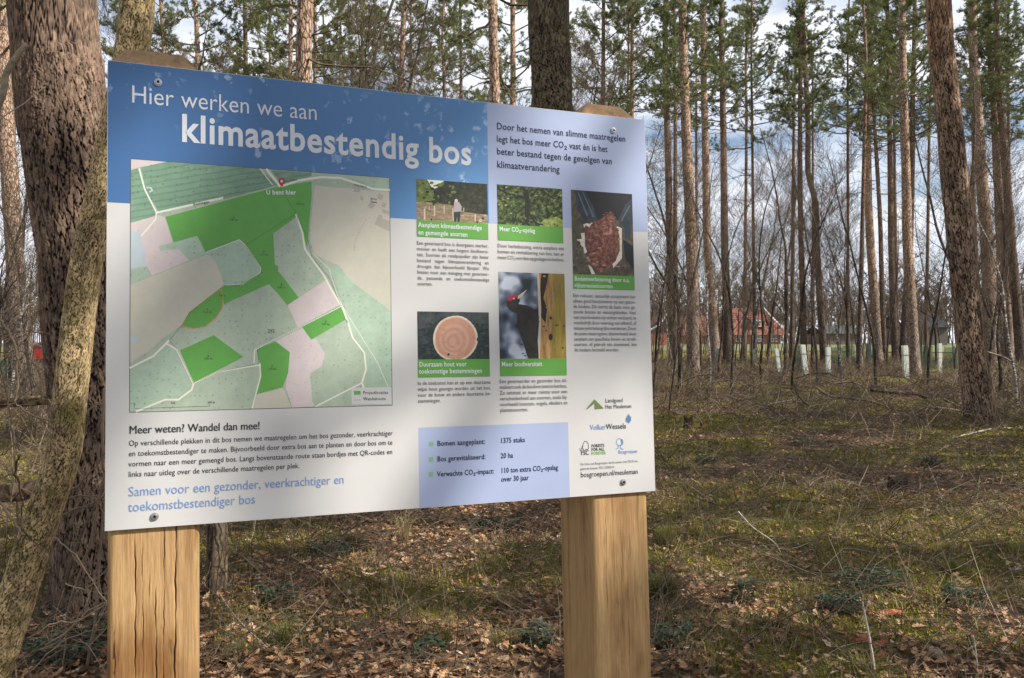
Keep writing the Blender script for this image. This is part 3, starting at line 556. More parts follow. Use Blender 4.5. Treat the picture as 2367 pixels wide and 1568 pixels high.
sh = [(R4((1420, 825), (1897, 862), (1905, 1120), (1800, 1080), (1600, 1080), (1500, 1080), (1440, 960)), 1), (R4((1412, 826), (1500, 838), (1570, 960), (1610, 1075), (1560, 1100), (1510, 1110), (1450, 1000)), 2), (R4((1895, 900), (1840, 950), (1780, 1080), (1830, 1150), (1840, 1250), (1890, 1200), (1905, 1000)), 2),
      (R4((1820, 1240), (1905, 1300), (1912, 1500), (1840, 1400)), 1), (R4((1490, 1115), (1545, 1095), (1580, 1110), (1530, 1140), (1495, 1142)), 4), (R4((1470, 1190), (1500, 1185), (1560, 1320), (1500, 1360)), 4), (R4((1435, 1240), (1480, 1235), (1500, 1300), (1480, 1300)), 4), (R4((1770, 1130), (1810, 1150), (1812, 1400), (1740, 1480), (1730, 1430)), 4),
      (R4((1530, 1450), (1560, 1470), (1590, 1530), (1560, 1530)), 4), (R4((1500, 1190), (1560, 1110), (1650, 1060), (1720, 1005), (1760, 1060), (1755, 1120), (1790, 1200), (1795, 1330), (1760, 1420), (1700, 1480), (1620, 1530), (1560, 1440), (1505, 1300)), 3)]
sh += blobs(Z4, 70, 1510, 1790, 1090, 1470, 6, 22, [3, 5, 5, 6]) + blobs(Z4, 12, 1650, 1760, 1010, 1110, 6, 14, [3, 5, 6]) + blobs(Z4, 16, 1400, 1520, 1250, 1520, 6, 18, [0, 7]) + [(R4((1440, 850), (1450, 850), (1530, 1040), (1515, 1050)), 7), (R4((1480, 845), (1487, 845), (1580, 1050), (1568, 1060)), 7), (R4((1870, 960), (1880, 960), (1810, 1090), (1800, 1085)), 7)]
picture((1318, 441), (1467, 675), (1325, 637.5), [sd, bk, jk, soil, skin, pmat('picture_soil_dark', (.10, .035, .025)), pmat('picture_soil_pale', (.34, .17, .13)), pmat('picture_fold', (.10, .12, .14))], sh)
p0 = S(963, 722); p1 = S(1132, 873)
lgb = picmat('picture_dark_logs', [(.35, (.006, .010, .012)), (.6, (.03, .045, .05)), (.8, (.08, .11, .12))], 60, (1, 1, 2)); lge = picmat('picture_log_end', [(.3, (.40, .20, .14)), (.55, (.50, .28, .20)), (.75, (.38, .17, .11))], 22, dist=2); lgr = picmat('picture_log_ring', [(.3, (.50, .40, .30)), (.7, (.68, .6, .5))], 80)
sh = [([Z5(*q) for q in ((95, 217), (583, 222), (583, 300), (480, 300), (400, 260), (260, 260), (180, 320), (95, 340))], 3), (ell(Z5, 352, 402, 152, 155, 30, .01), 2), (ell(Z5, 352, 402, 138, 143, 30, .012), 1), *[(ell(Z5, 346 - 2 * i, 404 + 4 * i, 120 - 19 * i, 124 - 19 * i, 24, .02), 4 + i % 2) for i in range(6)], *blobs(Z5, 12, 260, 450, 300, 520, 5, 22, [4, 5]), *blobs(Z5, 18, 100, 200, 300, 500, 6, 24, [3, 0]), *blobs(Z5, 14, 500, 580, 290, 500, 6, 24, [3, 0]), (ell(Z5, 306, 510, 8, 10, 8), 0)]
picture((963, 722), (1132, 873), (1048, 833), [lgb, lge, lgr, picmat('picture_log_back', [(.3, (.015, .02, .025)), (.7, (.07, .085, .09))], 40), pmat('picture_log_rose', (.47, .25, .18)), pmat('picture_log_pale', (.52, .31, .23))], sh)
bok = picmat('picture_woodpecker_background', [(.42, (.012, .018, .03)), (.52, (.10, .13, .19)), (.62, (.42, .47, .56))], 14, detail=2); wd1 = picmat('picture_tree_bark', [(.3, (.10, .055, .02)), (.5, (.33, .19, .07)), (.75, (.50, .33, .12))], 28, (3, 1, .6)); wd2 = picmat('picture_tree_side', [(.3, (.13, .09, .015)), (.7, (.34, .25, .05))], 20, (3, 1, .6))
bb = picmat('picture_woodpecker_feathers', [(.3, (.008, .008, .008)), (.8, (.05, .045, .04))], 30)
def R5(*p): return [Z5(*q) for q in p]
sh = [(R5((915, -50), (1105, -45), (1108, 655), (925, 655), (925, 400)), 1), (R5((1010, -50), (1105, -45), (1110, 655), (990, 655), (1000, 400), (1020, 150)), 2), (R5((935, -50), (985, -50), (965, 60), (950, 130), (975, 200), (965, 300), (935, 260), (925, 100)), 4), (ell(Z5, 1000, 395, 14, 24, 12), 4), (R5((905, -50), (920, -50), (935, 200), (925, 640), (912, 640), (920, 300)), 5),
      (R5((700, 150), (715, 125), (750, 110), (785, 125), (790, 150), (780, 170), (840, 180), (885, 205), (910, 205), (920, 300), (912, 420), (920, 545), (905, 650), (885, 600), (850, 545), (800, 400), (772, 300), (770, 235), (725, 215), (700, 185)), 3),
      *blobs(Z5, 26, 800, 905, 240, 560, 4, 11, [3, 7]), *blobs(Z5, 20, 940, 1100, -40, 640, 4, 13, [1, 2, 4]), (R5((702, 145), (715, 122), (745, 107), (785, 112), (788, 124), (755, 126), (725, 150)), 6), (R5((772, 136), (780, 112), (838, 70), (800, 125)), 5), (ell(Z5, 748, 133, 7, 7, 8), 5), (R5((885, 235), (925, 262), (900, 270), (925, 290), (895, 320), (880, 290)), 3)]
picture((1150, 631), (1310, 871), (1230, 832.5), [bok, wd1, wd2, bb, pmat('picture_hollow', (.02, .012, .008)), stake, pmat('picture_red_crest', (.42, .02, .04)), pmat('picture_feather_sheen', (.045, .04, .038))], sh)
g = Geo()
z_ = text(g, 'Aanplant klimaatbestendige', (964.4, 526.4), (1112, 534.8), off=.012, k=10); text(g, 'en gemengde soorten', (964.4, 544), (1079, 548), z_, off=.012, k=10); printed('caption_lettering', g, PALEW); g = Geo(); text(g, 'Meer CO₂-opslag', (1152.5, 536.5), (1235, 541), z_, off=.012, k=10)
printed('caption_lettering', g, PALEW); g = Geo(); text(g, 'Bodemverbetering door o.a.', (1327, 652), (1455, 656.5), off=.012, k=10); text(g, 'rijkstrooiselsoorten', (1327, 667.5), (1416, 671), off=.012, k=10)
printed('caption_lettering', g, PALEW); g = Geo(); text(g, 'Duurzaam hout voor', (968, 849.8), (1078, 849), z_, off=.012, k=10); text(g, 'toekomstige bestemmingen', (968, 866), (1114, 865), z_, off=.012, k=10); printed('caption_lettering', g, PALEW); g = Geo(); text(g, 'Meer biodiversiteit', (1159, 850), (1253, 849), z_, off=.012, k=10)
printed('caption_lettering', g, PALEW)
# emblems
g = Geo()
poly_geo(g, R5((1240, 885), (1298, 818), (1362, 880), (1300, 885), (1300, 845), (1250, 885)), 8, 0, 0)
printed('printed_emblem', g, [pmat('emblem_olive', (.12, .18, .06))]); g = Geo()
for i, (x, y0, y1) in enumerate(((1515, 945, 968), (1522, 930, 975), (1530, 920, 980), (1538, 928, 975), (1545, 938, 965))): poly_geo(g, R5((x - 2.6, y0), (x + 2.2, y0 - 4), (x + 2.2, y1), (x - 2.6, y1 + 3)), 8, 0, 1)
EMB = [INK, pmat('emblem_blue', (.10, .22, .46)), INK]; printed('printed_emblem', g, EMB); g = Geo()
ribbon(g, R5((1196, 1150), (1206, 1166), (1222, 1125), (1218, 1150), (1222, 1120), (1232, 1102), (1245, 1102), (1257, 1118), (1260, 1145), (1255, 1158), (1240, 1156), (1242, 1168), (1226, 1168), (1228, 1156), (1215, 1152)), .0010, 8, 0, 2)
printed('printed_emblem', g, EMB); g = Geo()
ribbon(g, ell(Z5, 1467, 1108, 19, 24, 16) + [Z5(1486, 1108)], .0010, 8, 0, 1); poly_geo(g, R5((1478, 1088), (1490, 1090), (1496, 1110), (1490, 1128), (1476, 1132), (1484, 1110)), 8.5, 0, 1); ribbon(g, R5((1462, 1132), (1460, 1150), (1445, 1156)), .0012, 8, 0, 1); ribbon(g, R5((1476, 1132), (1478, 1152), (1495, 1158)), .0012, 8, 0, 1)
printed('printed_emblem', g, EMB)

# bolts
g = Geo()
def disc(g, r0, r1, y0, y1, k=20, mi=0):
    th = np.arange(k) * 2 * math.pi / k
    V = np.concatenate([np.stack([r * np.cos(th), np.full(k, y), r * np.sin(th)], -1) for r, y in ((r0, y0), (r1, y1))])
    Fc = [[i, (i + 1) % k, k + (i + 1) % k] for i in range(k)] + [[i, k + (i + 1) % k, k + i] for i in range(k)]
    g.add(V, Fc, 0, mi)
disc(g, .0088, .0088, 0, -.0022); disc(g, .0088, .0070, -.0022, -.0024); disc(g, .0070, .0068, -.0024, -.0040); disc(g, .0068, .0060, -.0040, -.0052); disc(g, .0060, .0032, -.0052, -.0054); disc(g, .0032, .003, -.0054, -.0015, mi=1); disc(g, .003, 0, -.0015, -.0015, mi=1)
steel = plain('bolt_steel', (.45, .46, .48), .3, .5, .1); steel.node_tree.nodes['Principled BSDF'].inputs['Metallic'].default_value = .9
bm_ = g.mesh('bolt', [steel, plain('bolt_socket', (.03, .03, .03), .6)], True)
for p in ((361, 190), (1416, 304), (361, 1192), (1441, 1118)):
    u, v = S(*p); inst('bolt', bm_, BOARD, (u, -.0001, v), sc=.85)

# posts -------------------------------------------------------------
def wood_mat():
    m, n, b = nodemat('post_timber', .62, .3)
    gr = noise(n, 9, 7, .65, (6, 6, .35), dist=.8); fn = noise(n, 60, 4, .7, (5, 5, .25)); bl = noise(n, 3.5, 4, .6, (1, 1, .55))
    c = ramp(n, gr, [(.25, (.23, .135, .06)), (.42, (.36, .22, .10)), (.6, (.44, .285, .135)), (.75, (.33, .195, .085))])
    c = mixc(n, .55, c, mixc(n, 1, c, ramp(n, fn, [(.3, (.6, .55, .5)), (.6, (1.25, 1.25, 1.25))]), 'MULTIPLY'))
    st_ = noise(n, 5, 5, .7, (3.5, 3.5, .5), dist=.5); c = mixc(n, ramp(n, st_, [(.58, (0, 0, 0)), (.68, (.8, .8, .8))]), c, mixc(n, 1, c, (.42, .27, .17), 'MULTIPLY'))
    c = mixc(n, ramp(n, bl, [(.52, (0, 0, 0)), (.66, (.95, .95, .95))]), c, mixc(n, 1, c, (.48, .36, .26), 'MULTIPLY'))
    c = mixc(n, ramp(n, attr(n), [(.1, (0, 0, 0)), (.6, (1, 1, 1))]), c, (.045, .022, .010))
    n.links.new(c, b.inputs['Base Color']); bump(n, b, maths(n, 'ADD', gr, fn), .35, .003); return m
WOOD = wood_mat()
def post(x0, x1, depth, cracks, seed, ztop, zbot):
    """squared timber post with worn edges, drying cracks and a bevelled top; in the board's frame"""
    r_ = np.random.default_rng(seed); ch = .013; Wd = x1 - x0
    def prof(inset=0.0):
        a = x0 + inset; b_ = x1 - inset; y0 = .0085 + inset; y1 = y0 + depth - 2 * inset; c_ = ch
        nf = 150; pts = [(a + c_ + (b_ - a - 2 * c_) * i / nf, y0) for i in range(nf + 1)]
        arc = lambda cx, cy, s: [(cx + c_ * math.cos(t), cy + c_ * math.sin(t)) for t in np.linspace(s, s + math.pi / 2, 6)[1:-1]]
        pts += arc(b_ - c_, y0 + c_, -math.pi / 2) + [(b_, y0 + c_ + (y1 - y0 - 2 * c_) * i / 24) for i in range(25)] + arc(b_ - c_, y1 - c_, 0) + [(b_ - c_ - (b_ - a - 2 * c_) * i / 10, y1) for i in range(11)]
        pts += arc(a + c_, y1 - c_, math.pi / 2) + [(a, y1 - c_ - (y1 - y0 - 2 * c_) * i / 90) for i in range(91)] + arc(a + c_, y0 + c_, math.pi)
        return np.array(pts)
    zs = np.linspace(zbot, ztop - .035, 420); base = prof(); n = len(base); V = np.zeros((len(zs) + 4, n, 3)); T = np.zeros((len(zs) + 4, n))
    nx, ny = np.zeros(n), np.zeros(n); nx[:] = 0; ny[:151] = 1
    for k, z in enumerate(zs):
        V[k, :, 0] = base[:, 0]; V[k, :, 1] = base[:, 1]; V[k, :, 2] = z
    # side face (left) runs over the last ~90 points
    left = np.where(np.abs(base[:, 0] - x0) < 1e-5)[0]
    for face, u, z0, z1, w, dep, ph in cracks:
        idx = np.arange(151) if face == 'f' else left
        cc = base[idx, 0] if face == 'f' else base[idx, 1]
        c0 = x0 + u if face == 'f' else .0085 + u
        wob = .0014 * np.sin(zs * 7 + ph) + .0006 * np.sin(zs * 31 + ph * 2) + .0005 * np.sin(zs * 83 + ph * 3) + .0004 * np.sin(zs * 190 + ph)
        env = np.clip((zs - z0) / .05, 0, 1) * np.clip((z1 - zs) / .05, 0, 1) * (.65 + .35 * np.sin(zs * 47 + ph * 5))
        D = np.exp(-((cc[None] - (c0 + wob)[:, None]) / (w * .95)) ** 2) * env[:, None]
        if face == 'f': V[:len(zs), idx, 1] += D * dep
        else: V[:len(zs), idx, 0] += D * dep
        T[:len(zs), idx] = np.maximum(T[:len(zs), idx], D)
    for q, (ins, dz) in enumerate(((.003, -.031), (.024, -.002), (.027, 0), (.05, .0))):
        P = prof(ins); k = len(zs) + q; V[k, :, 0] = P[:, 0]; V[k, :, 1] = P[:, 1]; V[k, :, 2] = ztop + dz
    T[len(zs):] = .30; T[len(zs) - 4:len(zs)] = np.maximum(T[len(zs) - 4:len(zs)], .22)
    nz = len(zs) + 4; i = np.arange(nz - 1)[:, None] * n; j = np.arange(n)[None]; j2 = (j + 1) % n
    q = np.stack([i + j, i + j2, i + n + j2, i + n + j], -1).reshape(-1, 4); Fc = np.concatenate([q[:, [0, 1, 2]], q[:, [0, 2, 3]]])
    VV = V.reshape(-1, 3); c = len(VV); VV = np.vstack([VV, [[(x0 + x1) / 2, .0085 + depth / 2, ztop]]])
    Fc = np.vstack([Fc, [[(nz - 1) * n + a, (nz - 1) * n + (a + 1) % n, c] for a in range(n)]])
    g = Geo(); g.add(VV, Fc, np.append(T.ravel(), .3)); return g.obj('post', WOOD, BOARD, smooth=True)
A = S(463, 1228)[0]; C0 = S(270, 1228)[0] - .013
crk = [('f', .048, -1.6, -.44, .0009, .006, .3), ('f', .062, -.95, -.47, .0005, .004, 1.3), ('f', .086, -1.6, -.56, .0008, .006, 2.1), ('f', .100, -1.2, -.40, .0006, .004, 3.7), ('f', .120, -.80, -.40, .0011, .007, 4.4), ('f', .072, -.62, -.52, .0005, .003, 5.5), ('f', .035, -1.6, -.80, .0005, .003, 6.5), ('f', .135, -1.5, -.85, .0005, .003, 7.5), ('f', .11, -1.6, -.92, .0005, .003, 8.5), ('f', .015, -1.5, -.6, .0006, .003, 9.5)]
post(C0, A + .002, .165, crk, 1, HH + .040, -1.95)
E_ = S(1380, 1150)[0] - .008; Fx = S(1503, 1142)[0]
crk = [('s', .045, -1.0, -.40, .0008, .006, .3), ('s', .135, -1.6, -.40, .0010, .006, 1.2), ('s', .09, -1.3, -.75, .0006, .004, 2.2), ('f', .035, -.75, -.46, .0004, .002, 3), ('f', .09, -.95, -.62, .0004, .002, 4), ('f', .06, -1.3, -.8, .0004, .002, 5), ('f', .115, -1.5, -.9, .0004, .002, 6), ('f', .01, -1.5, -.75, .0007, .003, 7)]
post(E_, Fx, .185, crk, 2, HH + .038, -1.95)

# ------------------------------------------------------------------ trees
def voro(a, b, na, seed=0):
    """distance to the nearest plate edge, wrapping round the stem"""
    ia = np.floor(a).astype(int); ib = np.floor(b).astype(int); best = np.full(a.shape, 9.); sec = np.full(a.shape, 9.); cid = np.zeros(a.shape)
    for da in (-1, 0, 1):
        for db in (-1, 0, 1):
            ca, cb = ia + da, ib + db; w = np.mod(ca, na)
            h = np.sin(w * 127.1 + cb * 311.7 + seed) * 43758.5453; h1 = h - np.floor(h); h = np.sin(w * 269.5 + cb * 183.3 + seed * 1.7) * 43758.5453; h2 = h - np.floor(h)
            d = np.hypot(a - ca - h1, b - cb - h2); new = d < best; sec = np.where(new, best, np.minimum(sec, d)); cid = np.where(new, h1, cid); best = np.where(new, d, best)
    return sec - best, cid
def trunk_geo(g, P, R, k, nz, plates=None, flare=0.0, wob=.04, seed=0, ztop_fade=True):
    """stem along the world points P with radii R"""
    P = smooth_path(P, nz); R = np.interp(np.linspace(0, 1, nz), np.linspace(0, 1, len(R)), R)
    s = np.concatenate([[0], np.cumsum(np.linalg.norm(np.diff(P, axis=0), axis=1))])
    t = norm(np.gradient(P, axis=0)); a = norm(np.cross(t, [0, 1., 0])); b = np.cross(t, a); th = np.arange(k) * 2 * math.pi / k
    rr = R[:, None] * (1 + wob * np.sin(2 * th[None] + s[:, None] * 1.7 + seed) + wob * .6 * np.sin(3 * th[None] - s[:, None] * 2.9 + 2 * seed) + .5 * wob * np.sin(5 * th[None] + s[:, None] * 5))
    if flare: rr = rr * (1 + flare * np.exp(-s[:, None] / .28) * (1 + .5 * np.sin(5 * th[None] + seed)))
    tint = np.full(rr.shape, .8)
    if plates:
        nc, ch, dep, warp = plates; A = th[None] / (2 * math.pi) * nc + 0 * s[:, None]; B = s[:, None] / ch + 0 * th[None]
        k1 = 2 * math.pi / nc; wA = lambda f, ph: np.sin(round(f) * k1 * A + ph); A2 = A + warp * (wA(nc * .35, 1) * np.sin(B * .9) + .6 * wA(nc * .6, 2 + seed) * np.cos(B * 2.3 + 1)); B2 = B + .5 * wA(nc * .8, .7) * np.sin(B * .31) + .35 * wA(nc * .45, seed) + .25 * wA(nc * 1.7, 3)
        e, cid = voro(A2 + 100 * nc, B2, nc, seed); e = np.clip(e + .035 * np.sin(A * 11 + 3 * np.sin(B * 7)) + .03 * np.sin(B * 17 + A * 5), 0, 1); e2, c2 = voro(A2 * 2 + 200 * nc, B2 * 2.6 + .4 * wA(nc * 2.3, 1), 2 * nc, seed + 5)
        m = np.clip(e / .15, 0, 1) ** .8; m2 = np.clip(e2 / .3, 0, 1)
        dsp = dep * (m * (.8 + .45 * cid) + .22 * m * m2 * (.3 + c2)) - dep; rr = rr + dsp; mt = np.clip((e - .02) / .2, 0, 1); tint = np.clip(mt * (.36 + .34 * m2 + .34 * cid), 0, 1)
    V = P[:, None] + (a[:, None] * np.cos(th)[None, :, None] + b[:, None] * np.sin(th)[None, :, None]) * rr[..., None]
    V[0, :, 2] -= .15
    i = np.arange(nz - 1)[:, None] * k; j = np.arange(k)[None]; j2 = (j + 1) % k; q = np.stack([i + j, i + j2, i + k + j2, i + k + j], -1).reshape(-1, 4)
    g.add(V.reshape(-1, 3), np.concatenate([q[:, [0, 1, 2]], q[:, [0, 2, 3]]]), tint.ravel()); return P

def tufts(C, D, n, L, w, r_):
    """bundles of needles: C centres, D outward directions"""
    m = len(C); C = np.repeat(C, n, 0); D = np.repeat(D, n, 0)
    d = norm(D * .55 + r_.normal(0, 1, (m * n, 3)) * .75 + np.array([0, 0, .25])); s = norm(np.cross(d, r_.normal(0, 1, (m * n, 3))))
    l = L * r_.uniform(.7, 1.2, (m * n, 1)); V = np.stack([C - s * w / 2, C + s * w / 2, C + d * l], 1).reshape(-1, 3)
    return V, np.arange(m * n * 3).reshape(-1, 3)
def pine_crown(seed, H=7.5, nl=30, spread=2.6, dead=14, w=.018, n=8, dens=1.0):
    r_ = np.random.default_rng(seed); S0, S1, q0, q1, C, D = [], [], [], [], [], []
    for i in range(nl):
        u = (i + r_.uniform(0, .8)) / nl; z = H * u; az = i * 2.4 + r_.uniform(-.5, .5); Lm = spread * (1 - .75 * u) * r_.uniform(.55, 1.15) * (.75 + .5 * math.sin(math.pi * min(1, u + .25)))
        h = np.array([math.cos(az), math.sin(az), 0]); p = np.array([0, 0, z]); d = norm(h + np.array([0, 0, r_.uniform(-.15, .35) + .5 * u])); seg = 6; pts = [p]
        for k in range(seg):
            d = norm(d + r_.normal(0, .16, 3) + np.array([0, 0, .07])); p = p + d * Lm / seg; pts.append(p)
            q0_ = .045 * (1 - .6 * u) * (1 - k / seg) + .010
            S0.append(pts[-2]); S1.append(p); q0.append(q0_); q1.append(q0_ * .8)
            if k >= 2 - (i % 2):
                for _ in range(int(3 * dens + r_.uniform(0, 1.5))):
                    b = norm(d * .8 + r_.normal(0, .75, 3) * np.array([1, 1, .45]) + np.array([0, 0, .18])); bl = r_.uniform(.3, .85) * (1.1 - .5 * u); a0 = pts[-2] + (p - pts[-2]) * r_.uniform(0, 1); a1 = a0 + b * bl * .5; b2 = norm(b + r_.normal(0, .3, 3) + np.array([0, 0, .2])); a2 = a1 + b2 * bl * .5
                    S0 += [a0, a1]; S1 += [a1, a2]; q0 += [.009, .006]; q1 += [.006, .003]
                    m = int(6 * bl / .5 + 2); f = r_.uniform(.35, 1, m)[:, None]
                    pos = np.where(f < .5, a0 + (a1 - a0) * f * 2, a1 + (a2 - a1) * (f - .5) * 2) + r_.normal(0, .045, (m, 3)); C.append(pos); D.append(np.repeat(b2[None], m, 0))
                    for _2 in range(2):
                        t_ = norm(b2 + r_.normal(0, .7, 3) * np.array([1, 1, .5])); e = a1 + (a2 - a1) * r_.uniform(0, 1); e2 = e + t_ * bl * .4; S0.append(e); S1.append(e2); q0.append(.005); q1.append(.002)
                        f = r_.uniform(.3, 1, 3)[:, None]; C.append(e + (e2 - e) * f + r_.normal(0, .03, (3, 3))); D.append(np.repeat(t_[None], 3, 0))
    for i in range(dead):      # dead limbs and stubs under the crown
        z = -r_.uniform(0, 1) ** 1.3 * 4.5; az = r_.uniform(0, 6.28); Lm = r_.choice([.15, .3, .8, 1.6, 2.4]) * r_.uniform(.7, 1.2); d = norm([math.cos(az), math.sin(az), r_.uniform(-.25, .5)]); p = np.array([0, 0, z]); seg = 5
        for k in range(seg):
            d = norm(d + r_.normal(0, .22, 3)); p2 = p + d * Lm / seg; rr = .022 * min(1, Lm) * (1 - k / (seg + 1)) + .004; S0.append(p); S1.append(p2); q0.append(rr); q1.append(rr * .8)
            if k > 0 and Lm > .7:
                for _ in range(3):
                    b = norm(d + r_.normal(0, .8, 3)); l = r_.uniform(.2, .6); S0.append(p2); S1.append(p2 + b * l); q0.append(.005); q1.append(.002)
            p = p2
    g = Geo(); V, Fc = sticks(np.array(S0), np.array(S1), np.array(q0), np.array(q1)); g.add(V, Fc, np.repeat(r_.uniform(.2, .6, len(S0)), 6), 0)
    if len(C):
        C = np.concatenate(C); D = np.concatenate(D); V, Fc = tufts(C, D, n, .13, w, r_)
        cl_ = .5 + .5 * np.sin(C[:, 0] * 2.1 + 3 * seed) * np.sin(C[:, 1] * 2.3 + C[:, 2] * 1.7); T = np.clip(.2 + .45 * cl_ + r_.normal(0, .13, len(C)), 0, 1); g.add(V, Fc, np.repeat(T, n * 3), 1)
    return g.mesh('crown', [TWIG, NEEDLE])
CROWNS = [pine_crown(11 + i, H=[10, 11, 9.5, 10.5, 9, 11.5][i], nl=[31, 34, 28, 32, 24, 34][i], spread=[4.4, 4.8, 3.8, 4.6, 3.4, 4.7][i], w=.021, dead=26, n=10) for i in range(6)]
def clumpy_crown(seed, H=9, nl=22, spread=3.3):
    """pine crown shaped to cast blotchy shade: foliage in separate dense pads along the limbs"""
    r_ = np.random.default_rng(seed); S0, S1, q0, q1, C, D = [], [], [], [], [], []
    for i in range(nl):
        z = H * (i + r_.uniform(0, .8)) / nl; az = i * 2.4 + r_.uniform(-.6, .6); Lm = spread * (1 - .55 * z / H) * r_.uniform(.6, 1.1); d = norm([math.cos(az), math.sin(az), r_.uniform(.0, .45)]); p = np.array([0, 0, z])
        for k in range(6):
            d = norm(d + r_.normal(0, .2, 3)); p2 = p + d * Lm / 6; S0.append(p); S1.append(p2); q0.append(.05 * (1 - k / 7)); q1.append(.05 * (1 - (k + 1) / 7)); p = p2
            if k > 1 and r_.uniform() < .6:
                c = p + r_.normal(0, .22, 3); R_ = r_.uniform(.15, .36); m = 75; S0.append(p); S1.append(c); q0.append(.012); q1.append(.006)
                v = norm(r_.normal(0, 1, (m, 3))) * r_.uniform(.2, 1, (m, 1)) ** .6 * R_ * np.array([1, 1, .55]); C.append(c + v); D.append(norm(v + 1e-3)); S0 += [c] * 10; S1 += list(c + v[:10]); q0 += [.006] * 10; q1 += [.002] * 10
    g = Geo(); V, Fc = sticks(np.array(S0), np.array(S1), np.array(q0), np.array(q1)); g.add(V, Fc, .35, 0); C = np.concatenate(C); D = np.concatenate(D); V, Fc = tufts(C, D, 7, .15, .03, r_); g.add(V, Fc, np.repeat(np.clip(r_.normal(.5, .2, len(C)), 0, 1), 21), 1); return g.mesh('crown', [TWIG, NEEDLE])
CROWN_BOARD = pine_crown(13, H=9.5, nl=26, spread=3.0, w=.021, dead=26, n=10)
CROWN_SHADE = [clumpy_crown(131 + i) for i in range(3)]  # unseen crowns, clumped so the gaps between pads let through dappled sun
CROWN_SPARSE = [pine_crown(31 + i, H=9.5, nl=24, spread=2.2, dead=20, w=.026) for i in range(2)]

def ground_depth(by):
    return min(F * EYE / max(by - HOR, 8), 56.0)
def stem_world(path, d, w0, z_end, taper=.55):
    """photo path at distance d -> world points from the ground up to z_end, and radii"""
    P = [at(x, y, d) for x, y in sorted(path, key=lambda q: -q[1])]; P = [np.array(p) for p in P]
    lo = P[0]; nx_ = P[1] if len(P) > 1 else lo + np.array([0, 0, 1.]); dr = (nx_ - lo) / (nx_[2] - lo[2]); g0 = float(gz(lo[0], lo[1]))
    if lo[2] > g0 + .05:
        b = lo + dr * .35 * (g0 - lo[2]); b[2] = g0; P = [b] + P
    else: P[0] = lo + dr * (g0 - lo[2])
    hi = P[-1]; pv = P[-2]; dr = (hi - pv) / (hi[2] - pv[2]); dr = norm(dr * [1, 1, 1] + np.array([0, 0, .4])); dr = dr / dr[2]
    if z_end > hi[2] + .3:
        for f in (.5, 1): P.append(hi + dr * (z_end - hi[2]) * f + np.array([rng.normal(0, .08), rng.normal(0, .25), 0]) * f)
    z0 = P[0][2]; H_ = z_end - z0; R = [w0 / 2 * (1 - (1 - taper) * min(1, (p[2] - z0) / H_)) for p in P]
    return P, R
PINE_N = 0
def pine(label, path, w, base_y=None, d=None, mat=None, z_crown=9.5, H=17.5, k=14, nz=26, plates=None, crown=True, group='pine trees standing in the wood', sparse=False, side=None, taper=.5, flare=.22, wob=.03):
    """w = stem width in photo pixels low down"""
    global PINE_N
    PINE_N += 1
    if d is None: d = ground_depth(base_y)
    ztop = EYE + HOR * d / F; H = min(26.0, max(19.0 + (PINE_N * 37 % 10) * .25, ztop + 1.0)); yc = 200 + (PINE_N * 61 % 100) * 1.6; z_crown = min(max(EYE + (HOR - yc) * d / F, 9.0 + (PINE_N * 29 % 10) * .2), H - 8); path = [q for q in path if EYE + (HOR - q[1]) * d / F < H - 1]
    P, R = stem_world(path, d, w * d / F, H, taper); root = empty('pine_tree', P[0], label, 'pine tree', group)
    g = Geo(); trunk_geo(g, P, R, k, nz, plates, flare, wob, PINE_N)
    m = mat or PINE
    g.V = [v - np.float32(P[0]) for v in g.V]; o = g.obj('trunk', m, root, smooth=True)
    if crown:
        Pz = np.array([p[2] for p in P]); c = np.array([np.interp(z_crown, Pz, [p[i] for p in P]) for i in range(3)]) - P[0]
        tp = np.array(P[-1]) - P[0] - c; me = (CROWN_SPARSE if sparse else CROWNS)[PINE_N % (2 if sparse else 6)]; s = max(.7, min(1.25, tp[2] / 10.4))
        co = bpy.data.objects.new('crown', me); col.objects.link(co); co.parent = root
        # the crown follows the lean of the stem
        sh = Matrix.Identity(4); sh[0][2] = tp[0] / tp[2]; sh[1][2] = tp[1] / tp[2]
        co.matrix_local = Matrix.Translation(Vector([float(v) for v in c])) @ Matrix.Rotation(PINE_N * 2.1, 4, 'Z') @ Matrix.Scale(s, 4)
        q = Vector((float(tp[0]), float(tp[1]), float(tp[2]))).to_track_quat('Z', 'Y'); co.matrix_local = Matrix.Translation(Vector([float(v) for v in c])) @ q.to_matrix().to_4x4() @ Matrix.Rotation(PINE_N * 2.1, 4, 'Z') @ Matrix.Scale(s, 4)
    return root, P
G1 = 'pine trees standing in the wood'
# near stems with real furrowed bark
pine('thick old pine with deeply furrowed bark close beside the left edge of the board', [(120, 0), (136, 150), (150, 280), (171, 450), (191, 600), (199, 750), (217, 930), (226, 1200), (233, 1420)], 192, d=4.95, mat=PINE_NEAR, z_crown=11, k=420, nz=1700, plates=(30, .10, .015, .14), taper=.75, wob=.012, flare=.12)
pine('big leaning pine on the right with dark base and sunlit bark', [(2168, 0), (2190, 240), (2206, 400), (2222, 567), (2234, 700), (2252, 850), (2270, 985)], 62, base_y=985, mat=PINE_BIG, z_crown=10, k=170, nz=1100, plates=(20, .20, .022, .18), taper=.6, flare=.22)
pine('stout dark brown pine rising behind the board near its right post', [(1268, 0), (1272, 120), (1276, 250), (1280, 420)], 100, d=10.2, mat=OAK, z_crown=11, k=190, nz=1000, plates=(24, .11, .018, .14), taper=.8, flare=.15)
